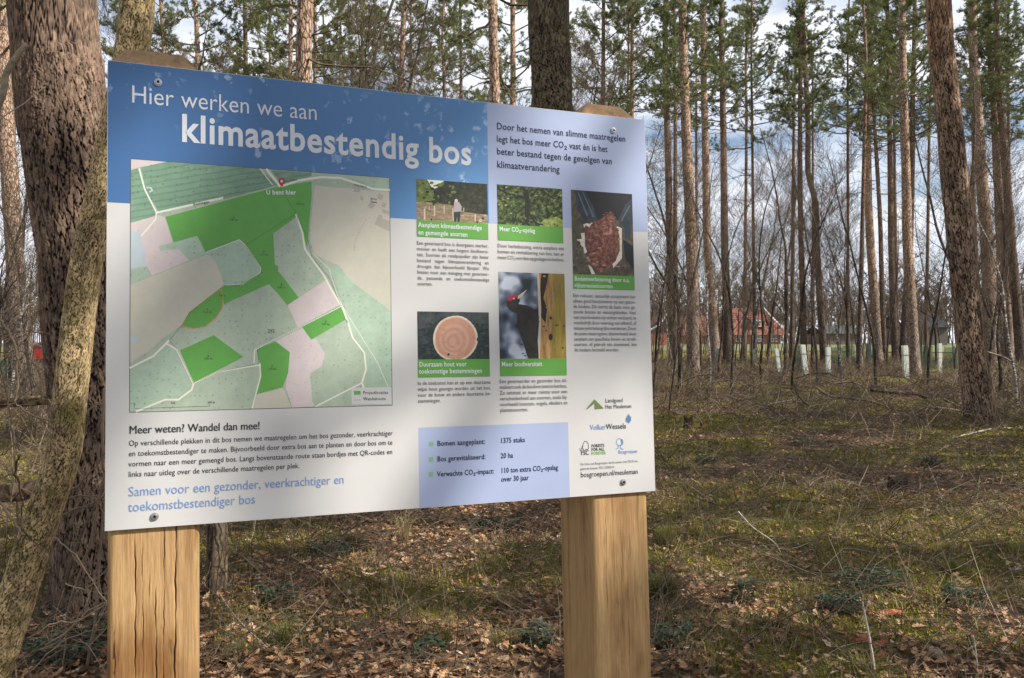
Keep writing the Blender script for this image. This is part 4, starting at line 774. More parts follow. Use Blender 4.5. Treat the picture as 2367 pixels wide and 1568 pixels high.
# right side of the picture
pine('pale straight pine in front of the red roof, second large stem from the board', [(1577, 0), (1585, 280), (1598, 567), (1601, 700), (1602, 872)], 31, base_y=872, z_crown=11)
pine('slender pale pine just right of the pale straight pine', [(1624, 0), (1627, 200), (1632, 400), (1635, 567), (1645, 700), (1655, 830)], 23, base_y=838, z_crown=11.5)
pine('brown pine with dark upper stem left of the big red roof', [(1667, 60), (1672, 300), (1675, 567), (1680, 700), (1682, 846)], 21, base_y=846, mat=PINE_DK, z_crown=10, H=15.5)
pine('thin pinkish pine standing midway between the birch and the right edge', [(2000, 0), (2008, 200), (2006, 400), (2012, 567), (2022, 700), (2030, 846)], 22, base_y=846, z_crown=12)
pine('pale grey pine with its base beside the bright white tree tube', [(2085, 0), (2088, 200), (2094, 400), (2098, 567), (2107, 720), (2115, 869)], 26, base_y=869, z_crown=12.5)
pine('dark twin stem just behind the pale grey pine', [(2109, 0), (2110, 200), (2108, 400), (2103, 567), (2094, 700), (2088, 806)], 17, base_y=826, mat=PINE_DK, z_crown=9.5)
pine('pinkish pine directly right of the big leaning pine', [(2249, 0), (2259, 250), (2268, 400), (2282, 567), (2288, 700), (2293, 846)], 33, base_y=852, z_crown=12)
pine('slim pine second from the right edge with short dead stubs', [(2283, 0), (2294, 200), (2306, 350), (2320, 567), (2328, 700), (2334, 838)], 22, base_y=842, z_crown=12)
pine('dark pine nearest the right edge of the picture', [(2303, 60), (2310, 200), (2322, 350), (2338, 567), (2350, 700), (2362, 846)], 24, base_y=850, mat=PINE_DK, z_crown=11)
pine('very thin grey pine between the two slim pines at the right', [(2294, 220), (2298, 350), (2308, 567), (2312, 700), (2318, 826)], 12, base_y=826, z_crown=8.5, H=13, sparse=True)
pine('slim dark pine immediately right of the board, with a thin companion', [(1537, 0), (1541, 250), (1545, 400), (1549, 567), (1553, 700), (1556, 829)], 21, base_y=832, mat=PINE_DK, z_crown=10.5)
pine('thin pale pine rising above the right post of the board', [(1462, 0), (1461, 250), (1466, 600)], 15, d=42, z_crown=11.5)
pine('thin dark pine left of the forked dark tree', [(1850, 190), (1849, 400), (1852, 567), (1856, 700), (1858, 793)], 15, base_y=824, mat=PINE_DK, z_crown=8.5, H=14, sparse=True)
pine('dark crooked pine with a side limb, above the red roof right end', [(1862, 160), (1868, 300), (1868, 400), (1885, 470), (1888, 567), (1896, 700), (1904, 826)], 17, base_y=826, mat=PINE_DK, z_crown=9, H=14)
pine('dark stem behind the thin pinkish pine', [(2016, 180), (2024, 330), (2034, 500), (2038, 650), (2044, 815)], 12, base_y=822, mat=PINE_DK, z_crown=9, H=14, sparse=True)
pine('grey brown pine left of the pale grey pine', [(2054, 180), (2058, 400), (2060, 567), (2064, 700), (2070, 822)], 16, base_y=824, mat=PINE_DK, z_crown=9, H=14)
pine('thin grey stem left side of the pinkish pine by the right edge', [(2250, 300), (2251, 450), (2256, 600), (2262, 822)], 12, base_y=824, z_crown=9.5, H=14, sparse=True)
# above the board
pine('sunlit forked pine seen just right of the left post top', [(451, 0), (457, 120), (463, 300), (470, 600)], 17, d=38, z_crown=10.5)
pine('brownish pine above the word werken', [(566, 0), (568, 160), (572, 600)], 16, d=40, mat=PINE_DK, z_crown=11)
pine('thin orange pine touching the left flank of the stout pine above the title', [(672, 0), (671, 180), (669, 600)], 15, d=34, z_crown=12)
pine('stout pale pine rising behind the middle of the title', [(706, 0), (702, 180), (698, 600)], 45, d=17.5, z_crown=11.5, k=40, nz=60)
pine('thin orange pine peeping out right of the stout pale pine', [(728, 0), (728, 160), (726, 600)], 13, d=38, z_crown=12)
pine('thin pine with lit upper stem, next right of the stout pale pine', [(785, 0), (787, 180), (790, 600)], 10, d=52, z_crown=11)
pine('dark far pine above the title, with green crown', [(836, 0), (838, 190), (840, 600)], 11, d=55, mat=PINE_DK, z_crown=9)
pine('straight pale pine above the word klimaatbestendig', [(934, 0), (928, 200), (922, 600)], 18, d=34, z_crown=12)
pine('thin pine behind the straight pale pine', [(946, 0), (950, 200), (952, 600)], 11, d=50, z_crown=12)
pine('thin lit pine halfway between the pale pine and the pale stout pair', [(1029, 0), (1027, 220), (1026, 600)], 12, d=48, z_crown=10)
pine('pale stout pine of the pair left of the dark trunk', [(1138, 0), (1143, 200), (1148, 600)], 29, d=25, z_crown=11.5, k=24, nz=40)
pine('slimmer orange pine of the pair left of the dark trunk', [(1185, 0), (1186, 200), (1188, 600)], 18, d=34, z_crown=12)
# left edge
pine('sunlit pine at the left edge behind the fence rails', [(-4, 0), (12, 250), (22, 400), (38, 650), (50, 770), (58, 905)], 44, base_y=905, z_crown=11, k=40, nz=80)
pine('slim brown pine at the far left behind the sunlit pine', [(26, 0), (30, 300), (24, 600), (18, 860)], 18, base_y=865, mat=PINE_DK, z_crown=11)
# pines further back, between the stems above
rb = np.random.default_rng(5)
ORD = 'first second third fourth fifth sixth seventh eighth ninth tenth eleventh twelfth thirteenth fourteenth fifteenth sixteenth seventeenth eighteenth nineteenth'.split(); TENS = {2: 'twenty', 3: 'thirty', 4: 'forty', 5: 'fifty'}
def ordinal(n):
    return ORD[n - 1] if n < 20 else (TENS[n // 10] + '-' + ORD[n % 10 - 1] if n % 10 else {20: 'twentieth', 30: 'thirtieth', 40: 'fortieth', 50: 'fiftieth'}[n])
PA = [(x, d) for x, d in zip([300, 385, 505, 620, 760, 880, 985, 1080, 1345, 1400, 1505, 1560, 1612, 1655, 1720, 1800, 1830, 1925, 1960, 2040, 2140, 2215, 2330, 2390, -60, 90, 1440, 560, 1160, 690, 1985, 1745, 1880, 2075],
                              [52, 44, 60, 46, 64, 58, 66, 52, 60, 40, 56, 50, 66, 54, 62, 58, 64, 52, 60, 66, 70, 56, 60, 52, 48, 40, 55, 70, 72, 70, 44, 58, 68, 72, 60])]
PA.sort(); PA = [q for i_, q in enumerate(PA) if i_ % 3 != 1]
for n_, (x, d) in enumerate(PA):
    l = rb.normal(0, 14); by = HOR + F * EYE / d
    pine('slim far pine, ' + ordinal(n_ + 1) + ' from the left of the pines further back', [(x + l, 0), (x + l * .5 + rb.normal(0, 4), 300), (x, by)], rb.uniform(.2, .34) * F / d, d=d, mat=[PINE, PINE_DK][int(rb.uniform() < .65)], z_crown=rb.uniform(8, 11), H=rb.uniform(15, 18.5), k=9, nz=14, group='pines further back in the wood')
# pines that stand to the right of and behind the photographer: their crowns dapple the board and the floor
SHADE = [(10.2, 1.6, 10.5, 19), (9.0, -5.2, 10.5, 18), (17.5, -1.0, 10, 19), (14.0, 2.6, 11, 19), (17, 8.5, 10, 18), (20, 5.5, 9.5, 18), (24, -7, 10, 19), (12.0, 6.4, 10, 18), (16.5, 5.0, 10.5, 19), (19.5, 12, 10, 18), (21, -3.6, 10.5, 19), (26, 11, 9.5, 18), (15.5, 12.5, 10, 18), (21.5, 18, 10, 18), (31, 20, 9.5, 18), (25, 29, 9, 17)]
for i, (x, y, zc, H) in enumerate(SHADE):
    z0 = float(gz(x, y)); P = [np.array([x, y, z0]), np.array([x + .1, y, 6.]), np.array([x - .1, y + .1, 12.]), np.array([x, y, float(H)])]; R = [.2, .17, .12, .03]
    PINE_N += 1; root = empty('pine_tree', P[0], 'unseen tall pine on the right, added to dapple the board', 'pine tree', 'pines right of the picture'); g = Geo(); trunk_geo(g, P, R, 14, 26, None, .2, .03, i); g.V = [v - np.float32(P[0]) for v in g.V]; g.obj('trunk', PINE, root, smooth=True)
    inst('crown', CROWN_SHADE[i % 3], root, (0, 0, zc), i * 1.9, (H - zc) / 9.2)

for x, y, zc, rz, sc, me in ((11.061, -2.006, 10.543, 1.832, 1.074, CROWN_BOARD), (10.829, -.996, 9.316, .531, .999, CROWN_SHADE[1])):      # unseen pines, added and turned so their crowns dapple the board
    z0 = float(gz(x, y)); P = [np.array([x, y, z0]), np.array([x, y, 5.]), np.array([x, y, zc]), np.array([x, y, zc + 8.5])]; PINE_N += 1; root = empty('pine_tree', P[0], 'unseen tall pine on the right, added to dapple the board', 'pine tree', 'pines right of the picture'); g = Geo(); trunk_geo(g, P, [.19, .15, .05, .02], 14, 26, None, .2, .03, 3); g.V = [v - np.float32(P[0]) for v in g.V]; g.obj('trunk', PINE, root, smooth=True)
    inst('crown', me, root, (0, 0, zc), rz, sc)
rb = np.random.default_rng(77)
for i in range(34):      # the wood goes on all round the clearing, out of the picture
    a = math.radians([48, 62, 75, 140, 155, 170, 185, 200, 215, 230, 245, 260, 275, 288, 300, 312][i % 16] + rb.uniform(-5, 5)); rd = rb.uniform(11, 19) if i < 16 else rb.uniform(20, 34); x, y = rd * math.sin(a), rd * math.cos(a); z0 = float(gz(x, y)); H = rb.uniform(17, 20)
    P = [np.array([x, y, z0]), np.array([x + rb.normal(0, .2), y, 7.]), np.array([x, y + .1, 13.]), np.array([x, y, H])]; PINE_N += 1; root = empty('pine_tree', P[0], 'tall pine standing behind the photographer, out of the picture', 'pine tree', 'pines behind the photographer'); g = Geo(); trunk_geo(g, P, [.19, .16, .12, .03], 10, 16, None, .2, .03, i); g.V = [v - np.float32(P[0]) for v in g.V]; g.obj('trunk', PINE, root, smooth=True)
    inst('crown', CROWN_SHADE[i % 3] if i % 2 else CROWNS[i % 6], root, (0, 0, H - 9.2), i * 1.9)

# bare deciduous trees ---------------------------------------------
def bare_tree(seed, H=9, r0=.07, lean=.05, nb=22, fork=False, up=.6, lv=3, k=5, minr=.003):
    r_ = np.random.default_rng(seed); S0, S1, q0, q1 = [], [], [], []
    def grow(p, d, l, r, level, seg):
        pts = [p]; n = seg
        for i in range(n):
            d = norm(d + r_.normal(0, .055 + .06 * level, 3) + np.array([0, 0, .05 * level])); p2 = p + d * l / n; ra = r * (1 - .8 * i / n); rb_ = r * (1 - .8 * (i + 1) / n)
            S0.append(p); S1.append(p2); q0.append(max(ra, minr)); q1.append(max(rb_, minr * .7)); p = p2
            if level < lv and (level > 0 or i >= n * .18):
                for _ in range(1 if level == 0 else (2 if r_.uniform() < .75 else 1)):
                    az = r_.uniform(0, 6.28); sdir = norm([math.cos(az), math.sin(az), 0]); b = norm(sdir * (1 - up * .55) + d * up + r_.normal(0, .1, 3)); fl = (1 - .75 * i / n)
                    grow(p, b, l * r_.uniform(.22, .36) * (fl if level == 0 else 1) + .15, max(rb_ * .34, minr), level + 1, 7 if level == 0 else 4)
    grow(np.zeros(3), norm([r_.normal(0, lean), r_.normal(0, lean), 1]), H, r0, 0, nb)
    if fork: grow(np.array([0, 0, H * .22]), norm([.35, .1, 1]), H * .75, r0 * .7, 0, int(nb * .7))
    S0, S1, q0, q1 = map(np.array, (S0, S1, q0, q1)); V, Fc = sticks(S0, S1, q0, q1, 3)
    big = q0 > r0 * .18; V2, F2 = sticks(S0[big], S1[big], q0[big], q1[big], 7)
    gt = Geo(); gt.add(V2, F2, .5); gc = Geo(); V, Fc = sticks(S0[~big], S1[~big], q0[~big], q1[~big], 3); gc.add(V, Fc, np.repeat(r_.uniform(.1, .5, (~big).sum()), 6))
    return gt, gc
BT = []
for i in range(6):
    gt, gc = bare_tree(50 + i, H=[9, 10, 8, 7, 11, 8.5][i], r0=[.062, .075, .05, .04, .085, .055][i], fork=i in (1, 4), up=[.6, .7, .55, .8, .65, .75][i], nb=[20, 22, 18, 16, 24, 20][i])
    BT.append((gt.mesh('trunk', BARE, True), gc.mesh('crown', TWIG)))
BIRCH_T = BT[3][0].copy(); BIRCH_T.materials.clear(); BIRCH_T.materials.append(BIRCH)
def bare(label, x, base_y, i, s=1.0, rz=0, group='bare deciduous trees in the wood', birch=False, d=None):
    if d is None: d = ground_depth(base_y)
    p = at(x, HOR, d); p[2] = float(gz(p[0], p[1])) - .04; r = empty('birch_tree' if birch else 'bare_tree', p, label, 'birch tree' if birch else 'bare tree', group); inst('trunk', BIRCH_T if birch else BT[i][0], r, rz=rz, sc=s); inst('crown', BT[i][1], r, rz=rz, sc=s); return r
bare('forked dark bare tree in front of the big red roof', 1775, 822, 1, 1.15, 2.9)
bare('white barked birch beside the forked dark tree', 1742, 826, 3, 1.5, .5, birch=True)
bare('leaning dark bare tree left of the birch', 1712, 820, 0, 1.3, 1.2)
bare('thin dark bare tree with level side twigs left of the big leaning pine', 2163, 824, 2, 1.35, 1.5)
bare('spreading bare tree with open fork in the gap right of the roof', 1958, 816, 4, .95, 4.1)
bare('slim pale young tree right against the board edge', 1556, 880, 3, 1.0, 3.3, birch=True)
bare('small bare sapling with thin zigzag stem beside the board', 1545, 960, 3, .45, .3)
rb = np.random.default_rng(9)
for i, x in enumerate(sorted([1520, 1580, 1618, 1665, 1700, 1735, 1815, 1880, 1935, 1980, 2048, 2128, 2205, 2240, 2285, 2335, 2360, 2395, 1500, 1470, 1400, 1340, 1290, 1200, 1100, 1060, 990, 900, 860, 800, 750, 640, 600, 540, 500, 420, 390, 330, 270, 60, 20, -40, 100])):
    bare('leafless fine twigged tree, ' + ordinal(i + 1) + ' from the left among those between the pines', x + rb.normal(0, 3), 0, int(rb.integers(0, 6)), rb.uniform(.85, 1.35), rb.uniform(0, 6.28), 'leafless trees among the pines', d=rb.uniform(30, 62) if x > 1400 or x < 250 else rb.uniform(22, 45))
for i, (x, d, k, sc) in enumerate(sorted([(1512, 22, 3, 1.0), (1568, 27, 5, 1.1), (1640, 30, 3, 1.2), (1690, 24, 2, 1.0), (1760, 33, 5, 1.2), (1830, 26, 3, 1.2), (1890, 31, 2, 1.2), (1945, 24, 3, 1.0), (2025, 28, 5, 1.1), (2145, 25, 2, 1.0), (2215, 30, 3, 1.1), (2310, 24, 5, 1.1), (2350, 20, 3, 1.0), (15, 14, 2, .8), (75, 18, 5, .9), (-30, 11, 3, .8), (480, 20, 5, 1.2), (620, 24, 3, 1.3), (870, 22, 2, 1.3), (1010, 25, 5, 1.3), (1230, 20, 3, 1.2), (1400, 23, 5, 1.2)])):
    bare('slender young tree, ' + ordinal(i + 1) + ' from the left of the saplings in the undergrowth', x, 0, k, sc * .85, i * 1.3, 'slender saplings in the undergrowth', birch=i % 5 == 1, d=d)
# far wood: reads as one grey brown mass of twigs
def far_wood():
    g = Geo(); r_ = np.random.default_rng(21); base = []
    for i in range(4):
        gt, gc = bare_tree(90 + i, H=9, r0=.09, nb=9, lv=2, minr=.018, up=.55); V = np.concatenate(gt.V + gc.V); k0 = sum(len(v) for v in gt.V); Fc = np.concatenate([gt.Fc[0], gc.Fc[0] + k0]); base.append((V, Fc))
    base2 = []
    for i in range(4):
        gt, gc = bare_tree(95 + i, H=9, r0=.10, nb=9, lv=2, minr=.03, up=.5); V = np.concatenate(gt.V + gc.V); k0 = sum(len(v) for v in gt.V); base2.append((V, np.concatenate([gt.Fc[0], gc.Fc[0] + k0])))
    n = 1650
    for j in range(n):
        if j == 430: base = base2
        y = r_.uniform(64, 86) if j < 430 else r_.uniform(152, 250); x = r_.uniform(-.72, .75) * y
        if j < 430 and -.02 < (x / y - .16) < .19 and r_.uniform() < .08: continue
        V, Fc = base[j % 4]; s = (.55 if j < 430 else 1.5) * r_.uniform(.6, 1.2); a = r_.uniform(0, 6.28); R_ = np.array([[math.cos(a), -math.sin(a), 0], [math.sin(a), math.cos(a), 0], [0, 0, 1]]); W = V @ R_.T * s + np.array([x, y, float(gz(x, y)) - .1]); g.add(W, Fc, r_.uniform(.05, .45))
    o = g.obj('far_wood', TWIG); tag(o, 'grey brown leafless wood far beyond the pines', 'wood', kind='stuff')
far_wood()

# ------------------------------------------------------------------ buildings beyond the meadow
def wall_windows(parent, x0, x1, y, z0, z1, n, name='window'):
    for i in range(n):
        a = x0 + (x1 - x0) * (i + .12) / n; b = x0 + (x1 - x0) * (i + .88) / n; g = Geo(); box(g, a, b, y - .10, y - .02, z0, z1); f = g.obj(name, WFR, parent)
        g = Geo(); cols = 3; rows = 2
        for c in range(cols):
            for r in range(rows):
                u0 = a + .08 + (b - a - .12) * c / cols; u1 = a + .02 + (b - a - .12) * (c + 1) / cols; w0 = z0 + .08 + (z1 - z0 - .12) * r / rows; w1 = z0 + .02 + (z1 - z0 - .12) * (r + 1) / rows; box(g, u0, u1, y - .115, y - .10, w0, w1)
        g.obj('pane', GLS, f)
WFR = plain('window_frame_white', (.78, .78, .74), .5); GLS = plain('window_glass', (.03, .035, .04), .1, .6); BRK = plain('house_brick', (.30, .13, .085), .9, .1, .25, 3); TILE = plain('roof_tile_red', (.25, .105, .078), .75, .2, .25, 1.2); DKB = plain('dark_boards', (.02, .022, .022), .8); WTR = plain('white_trim', (.8, .8, .78), .6)
def roof_slope(g, a, b, c, d, th=.12, nt=14):
    """tiled slope a-b eave, d-c ridge, in courses that overlap like steps"""
    a, b, c, d = map(lambda q: np.array(q, float), (a, b, c, d)); nrm = norm(np.cross(b - a, d - a)); nrm = nrm if nrm[2] > 0 else -nrm
    for i in range(nt):
        f0, f1 = i / nt, (i + 1) / nt; p = [a + (d - a) * f0, b + (c - b) * f0, b + (c - b) * f1, a + (d - a) * f1]; o0, o1 = nrm * th, nrm * th * .45
        V = [p[0] + o0, p[1] + o0, p[2] + o1, p[3] + o1, p[0], p[1], p[2], p[3]]; g.add(V, [[0, 1, 2], [0, 2, 3], [4, 6, 5], [4, 7, 6], [0, 4, 5], [0, 5, 1], [1, 5, 6], [1, 6, 2], [0, 3, 7], [0, 7, 4]])
def house():
    D = 138.0; z0 = float(gz(30, D)); u = lambda x: (x - CX) / F * D; zz = lambda y: EYE - (y - HOR) / F * D
    root = empty('farmhouse', (u(1700), D, z0), 'red tiled farmhouse with white windows seen between the pines', 'house'); O = np.array([u(1700), D, z0])
    def put(name, g, m, par=None, sm=False):
        g.V = [v - O.astype(np.float32) for v in g.V]; return g.obj(name, m, par or root, smooth=sm)
    X0, X1 = u(1690), u(1812); ze = zz(774); zr = zz(711); g = Geo(); box(g, X0, X1 - .5, D, D + 9, z0 - .3, ze); put('wall', g, BRK)
    g = Geo(); roof_slope(g, (X0 - .3, D - .5, ze - .1), (X1 + .6, D - .5, ze - .1), (u(1783), D + 4.5, zr), (X0 - .3, D + 4.5, zr)); roof_slope(g, (X1 + .6, D - .5, ze - .1), (X1 + .6, D + 9.5, ze - .1), (u(1783), D + 4.5, zr), (u(1783), D + 4.5, zr + .01)); roof_slope(g, (X1 + .6, D + 9.5, ze - .1), (X0 - .3, D + 9.5, ze - .1), (X0 - .3, D + 4.5, zr), (u(1783), D + 4.5, zr)); rf = put('roof', g, TILE)
    g = Geo(); V, Fc = tube([(X1 + .65, D - .55, ze - .1), (u(1783), D + 4.5, zr + .15)], [.13, .13], 6); g.add(V, Fc); put('white_verge', g, WTR)
    g = Geo(); box(g, u(1737), u(1767), D + .2, D + 3.2, zz(757), zz(737)); put('dormer', g, TILE)
    def win(x0, x1, y0, y1, yy, n):
        for i in range(n):
            a = u(x0 + (x1 - x0) * (i + .08) / n); b = u(x0 + (x1 - x0) * (i + .92) / n); g = Geo(); box(g, a, b, yy - .12, yy - .03, zz(y1), zz(y0)); f = put('window', g, WFR)
            g = Geo(); 
            for c in range(2):
                for r in range(2):
                    q0 = a + (b - a) * (.12 + .42 * c); q1 = q0 + (b - a) * .32; w0 = zz(y1) + (zz(y0) - zz(y1)) * (.12 + .42 * r); w1 = w0 + (zz(y0) - zz(y1)) * .32; box(g, q0, q1, yy - .135, yy - .12, w0, w1)
            put('pane', g, GLS, f)
    win(1738, 1766, 740, 755, D + .2, 4); win(1742, 1766, 776, 790, D, 3); win(1781, 1797, 776, 790, D, 2); win(1803, 1810, 776, 790, D, 1); win(1700, 1720, 776, 790, D, 2)
    # lower wing to the left
    Xa, Xb = u(1566), u(1650); zf = zz(776); zt = zz(732); g = Geo(); box(g, Xa, Xb, D - 3, D + 5, z0 - .3, zf); put('wall', g, BRK)
    g = Geo(); roof_slope(g, (Xa, D - 3.4, zf - .1), (Xb, D - 3.4, zf - .1), (Xb, D + 1, zt), (Xa, D + 1, zt)); roof_slope(g, (Xb, D + 5.4, zf - .1), (Xa, D + 5.4, zf - .1), (Xa, D + 1, zt), (Xb, D + 1, zt)); put('roof', g, TILE); win(1622, 1642, 777, 792, D - 3, 3); win(1584, 1604, 777, 792, D - 3, 2)
    return
house()
def barn():
    D = 126.0; z0 = float(gz(22, D)); u = lambda x: (x - CX) / F * D; zz = lambda y: EYE - (y - HOR) / F * D; O = np.array([u(1530), D, z0]); root = empty('brick_barn', O, 'low brick barn with dark boarded gable and white verge at the board edge', 'barn')
    def put(name, g, m):
        g.V = [v - O.astype(np.float32) for v in g.V]; return g.obj(name, m, root)
    g = Geo(); box(g, u(1496), u(1558), D, D + 8, z0 - .3, zz(768)); put('wall', g, BRK)
    g = Geo(); a, b, c = (u(1486), zz(768)), (u(1562), zz(768)), (u(1541), zz(727)); V = [(p[0], y, p[1]) for y in (D - .1, D + .1) for p in (a, b, c)]; g.add(V, [[0, 1, 2], [3, 5, 4], [0, 3, 4], [0, 4, 1], [1, 4, 5], [1, 5, 2], [0, 2, 5], [0, 5, 3]]); put('gable', g, DKB)
    g = Geo(); V, Fc = tube([(u(1490), D - .3, zz(770)), (u(1520), D - .3, zz(753)), (u(1532), D - .3, zz(739)), (u(1541), D - .3, zz(726)), (u(1545), D - .3, zz(727)), (u(1547), D - .3, zz(732))], [.16] * 6, 6); g.add(V, Fc); put('verge', g, WTR)
    g = Geo(); roof_slope(g, (u(1486), D, zz(768)), (u(1486), D + 8.3, zz(768)), (u(1541), D + 8.3, zz(727)), (u(1541), D, zz(727))); roof_slope(g, (u(1562), D + 8.3, zz(768)), (u(1562), D, zz(768)), (u(1541), D, zz(727)), (u(1541), D + 8.3, zz(727))); put('roof', g, TILE)
barn()
def shed(label, xs, ys, D, m, wall):
    z0 = float(gz((xs[0] - CX) / F * D, D)); u = lambda x: (x - CX) / F * D; zz = lambda y: EYE - (y - HOR) / F * D; O = np.array([u(xs[0]), D, z0]); root = empty('farm_shed', O, label, 'shed')
    def put(name, g, mm):
        g.V = [v - O.astype(np.float32) for v in g.V]; return g.obj(name, mm, root)
    g = Geo(); box(g, u(xs[0]), u(xs[1]), D, D + 10, z0 - .3, zz(ys[1])); put('wall', g, wall)
    g = Geo(); roof_slope(g, (u(xs[0]) - .4, D - .4, zz(ys[1])), (u(xs[1]) + .4, D - .4, zz(ys[1])), (u(xs[1]) + .4, D + 5, zz(ys[0])), (u(xs[0]) - .4, D + 5, zz(ys[0]))); roof_slope(g, (u(xs[1]) + .4, D + 10.4, zz(ys[1])), (u(xs[0]) - .4, D + 10.4, zz(ys[1])), (u(xs[0]) - .4, D + 5, zz(ys[0])), (u(xs[1]) + .4, D + 5, zz(ys[0]))); put('roof', g, m)
    g = Geo(); V, Fc = tube([(u(xs[0]) - .45, D - .45, zz(ys[1])), (u(xs[0]) - .45, D + 5, zz(ys[0]) + .1)], [.12, .12], 5); g.add(V, Fc); put('verge', g, WTR)
shed('dark grey roofed shed far off behind the pines at the right', (2100, 2190), (722, 758), 130, plain('slate_roof', (.045, .05, .065), .6), plain('shed_wall', (.10, .09, .08), .9))
shed('low grey shed with pale verge right of the farmhouse', (1912, 1990), (752, 772), 134, plain('grey_roof', (.16, .165, .17), .6), plain('shed_wall_brown', (.14, .11, .09), .9))

# ------------------------------------------------------------------ young tree protection
TUBEW = tintmat('tube_pale', [(0, (.62, .70, .63)), (1, (.84, .86, .82))], .5, .4, 4, .2, transl=.25); TUBEG = tintmat('tube_grey_green', [(0, (.10, .16, .14)), (1, (.18, .25, .22))], .5, .4, 4, .2, transl=.2)
STAKE = plain('stake_wood', (.25, .19, .12), .8)
def shelter(label, x, y1, y0, lean, w, m, wrap=False):
    """x top, y1 top, y0 foot on the photo; lean = how far the foot is right of the top"""
    d = ground_depth(y0); top = at(x, y1, d); bot = at(x + lean, y0, d); bot[2] = float(gz(bot[0], bot[1])) - .02; root = empty('tree_shelter', bot, label, 'tree shelter', 'plastic tubes guarding young trees')
    r = w * .84 * d / F / 2; H = np.linalg.norm(top - bot); t = (top - bot); g = Geo(); k = 4; ring = [(-1, -1), (1, -1), (1, 1), (-1, 1)]; V = []
    for rr in (r, r * .9):
        for f in (0, 1):
            for a, b in ring: V.append(t * f + np.array([a * rr, b * rr, 0]))
    Fc = []
    for i in range(4):
        j = (i + 1) % 4; Fc += [[i, j, 4 + j], [i, 4 + j, 4 + i], [8 + j, 8 + i, 12 + i], [8 + j, 12 + i, 12 + j], [4 + i, 4 + j, 12 + j], [4 + i, 12 + j, 12 + i]]
    g.add(V, Fc, [.2, .9, .7, .4] * 4); g.obj('tube', m, root); g = Geo(); box(g, r * 1.05, r * 1.05 + .035, -.018, .018, 0, H * .93); g.obj('stake', STAKE, root)
    g = Geo(); box(g, -r * 1.08, r * 1.05 + .04, -r * 1.08, r * 1.08, H * .7, H * .7 + .02, X=lambda V: V + t / t[2] * V[:, 2:3] * [1, 1, 0]); g.obj('tie', plain('tie_black', (.02, .02, .02)), root)
shelter('bright white tree tube beside the pale grey pine, brightest of all', 2091, 799, 873, 3, 13, TUBEW); shelter('white tree tube leaning left, below the right end of the red roof', 1794, 806, 871, 9, 9, TUBEW)
shelter('pale green tree tube leaning beside the green net guard', 1855, 797, 870, 8, 12, TUBEW); shelter('upright white tree tube at the foot of the dark crooked pine', 1914, 803, 870, 0, 11, TUBEW)
shelter('pale leaning tree tube left of the grey upright tube', 1985, 800, 852, 8, 8, TUBEW); shelter('grey green upright tree tube left of the pale grey pine', 2008, 794, 850, 0, 10, TUBEG)
shelter('grey tree tube left of the thin red roof wing pines', 1660, 806, 858, 0, 8, TUBEG); shelter('small grey tree tube in front of the farmhouse', 1741, 807, 850, 0, 7, TUBEG); shelter('pale grey tree tube half hidden left of the big leaning pine', 2172, 794, 864, 0, 9, TUBEW); shelter('thin pale tree tube right of the half hidden one', 2204, 800, 862, 4, 5, TUBEG)
def net_mat():
    m, n, b = nodemat('green_net', .6, .3); b.inputs['Base Color'].default_value = (.03, .11, .075, 1); t = N(n, 'ShaderNodeBsdfTransparent'); x = N(n, 'ShaderNodeMixShader'); x.inputs[0].default_value = .34
    n.links.new(t.outputs[0], x.inputs[1]); n.links.new(b.outputs[0], x.inputs[2]); n.links.new(x.outputs[0], n.nodes['Material Output'].inputs[0]); return m
NET = net_mat()
def guard(label, x, w, y1, y0):
    d = ground_depth(y0); p = at(x, y0, d); p[2] = float(gz(p[0], p[1])); root = empty('net_guard', p, label, 'net guard', 'green net guards round young trees'); r = w * d / F / 2; H = (y0 - y1) * d / F; g = Geo(); k = 16; th = np.arange(k) * 2 * math.pi / k
    V = [[r * math.cos(t), r * math.sin(t), z] for z in (0, H) for t in th]; g.add(V, [q for i in range(k) for q in ([i, (i + 1) % k, k + (i + 1) % k], [i, k + (i + 1) % k, k + i])]); g.obj('net', NET, root)
    for a in (.4, 2.5, 4.6):
        g = Geo(); V, Fc = tube([(r * math.cos(a), r * math.sin(a), -.05), (r * math.cos(a), r * math.sin(a), H + .06)], [.018, .018], 5); g.add(V, Fc); g.obj('stake', STAKE, root)
guard('dark green net guard left of the pale green tube', 1846, 20, 800, 866); guard('wide green net guard between the tubes', 1934, 28, 806, 856); guard('green net guard next to the pale leaning tube', 1962, 26, 806, 850); guard('green net guard right of the bright white tube', 2140, 30, 802, 858); guard('green net guard just left of the big leaning pine', 2205, 38, 804, 862)
guard('green net guard at the left edge of the picture behind the fence', 4, 22, 835, 900)

# ------------------------------------------------------------------ fence, near young trees, fallen wood
LOG = bark('rail_wood', (.30, .21, .13), (.3, .21, .13), (.06, .04, .025), 90, 99, cell=(9, 9, 9)); GREYW = bark('post_wood_grey', (.15, .12, .085), (.15, .12, .08), (.03, .022, .015), 90, 99, cell=(30, 30, 3), bdist=.005)
FE = empty('rail_fence', at(300, HOR, 5.3) * [1, 1, 0], 'low fence of round rails running behind the big left pine', 'fence')
def fpart(name, P, R, k, m, root, jit=.02):
    g = Geo(); V, Fc = tube(P, R, k, True, jit); g.add(V - np.array(root.location), Fc, .6); return g.obj(name, m, root, smooth=True)
fpart('rail', smooth_path([at(-420, 952, 6.2), at(0, 932, 5.8), at(114, 924, 5.7), at(330, 905, 5.6), at(500, 890, 5.5)], 20), np.linspace(.034, .03, 20), 12, LOG, FE)
fpart('rail', smooth_path([at(-420, 1165, 5.9), at(0, 1141, 5.5), at(100, 1128, 5.4), at(300, 1112, 5.35), at(500, 1098, 5.35)], 20), np.linspace(.062, .055, 20), 14, LOG, FE)
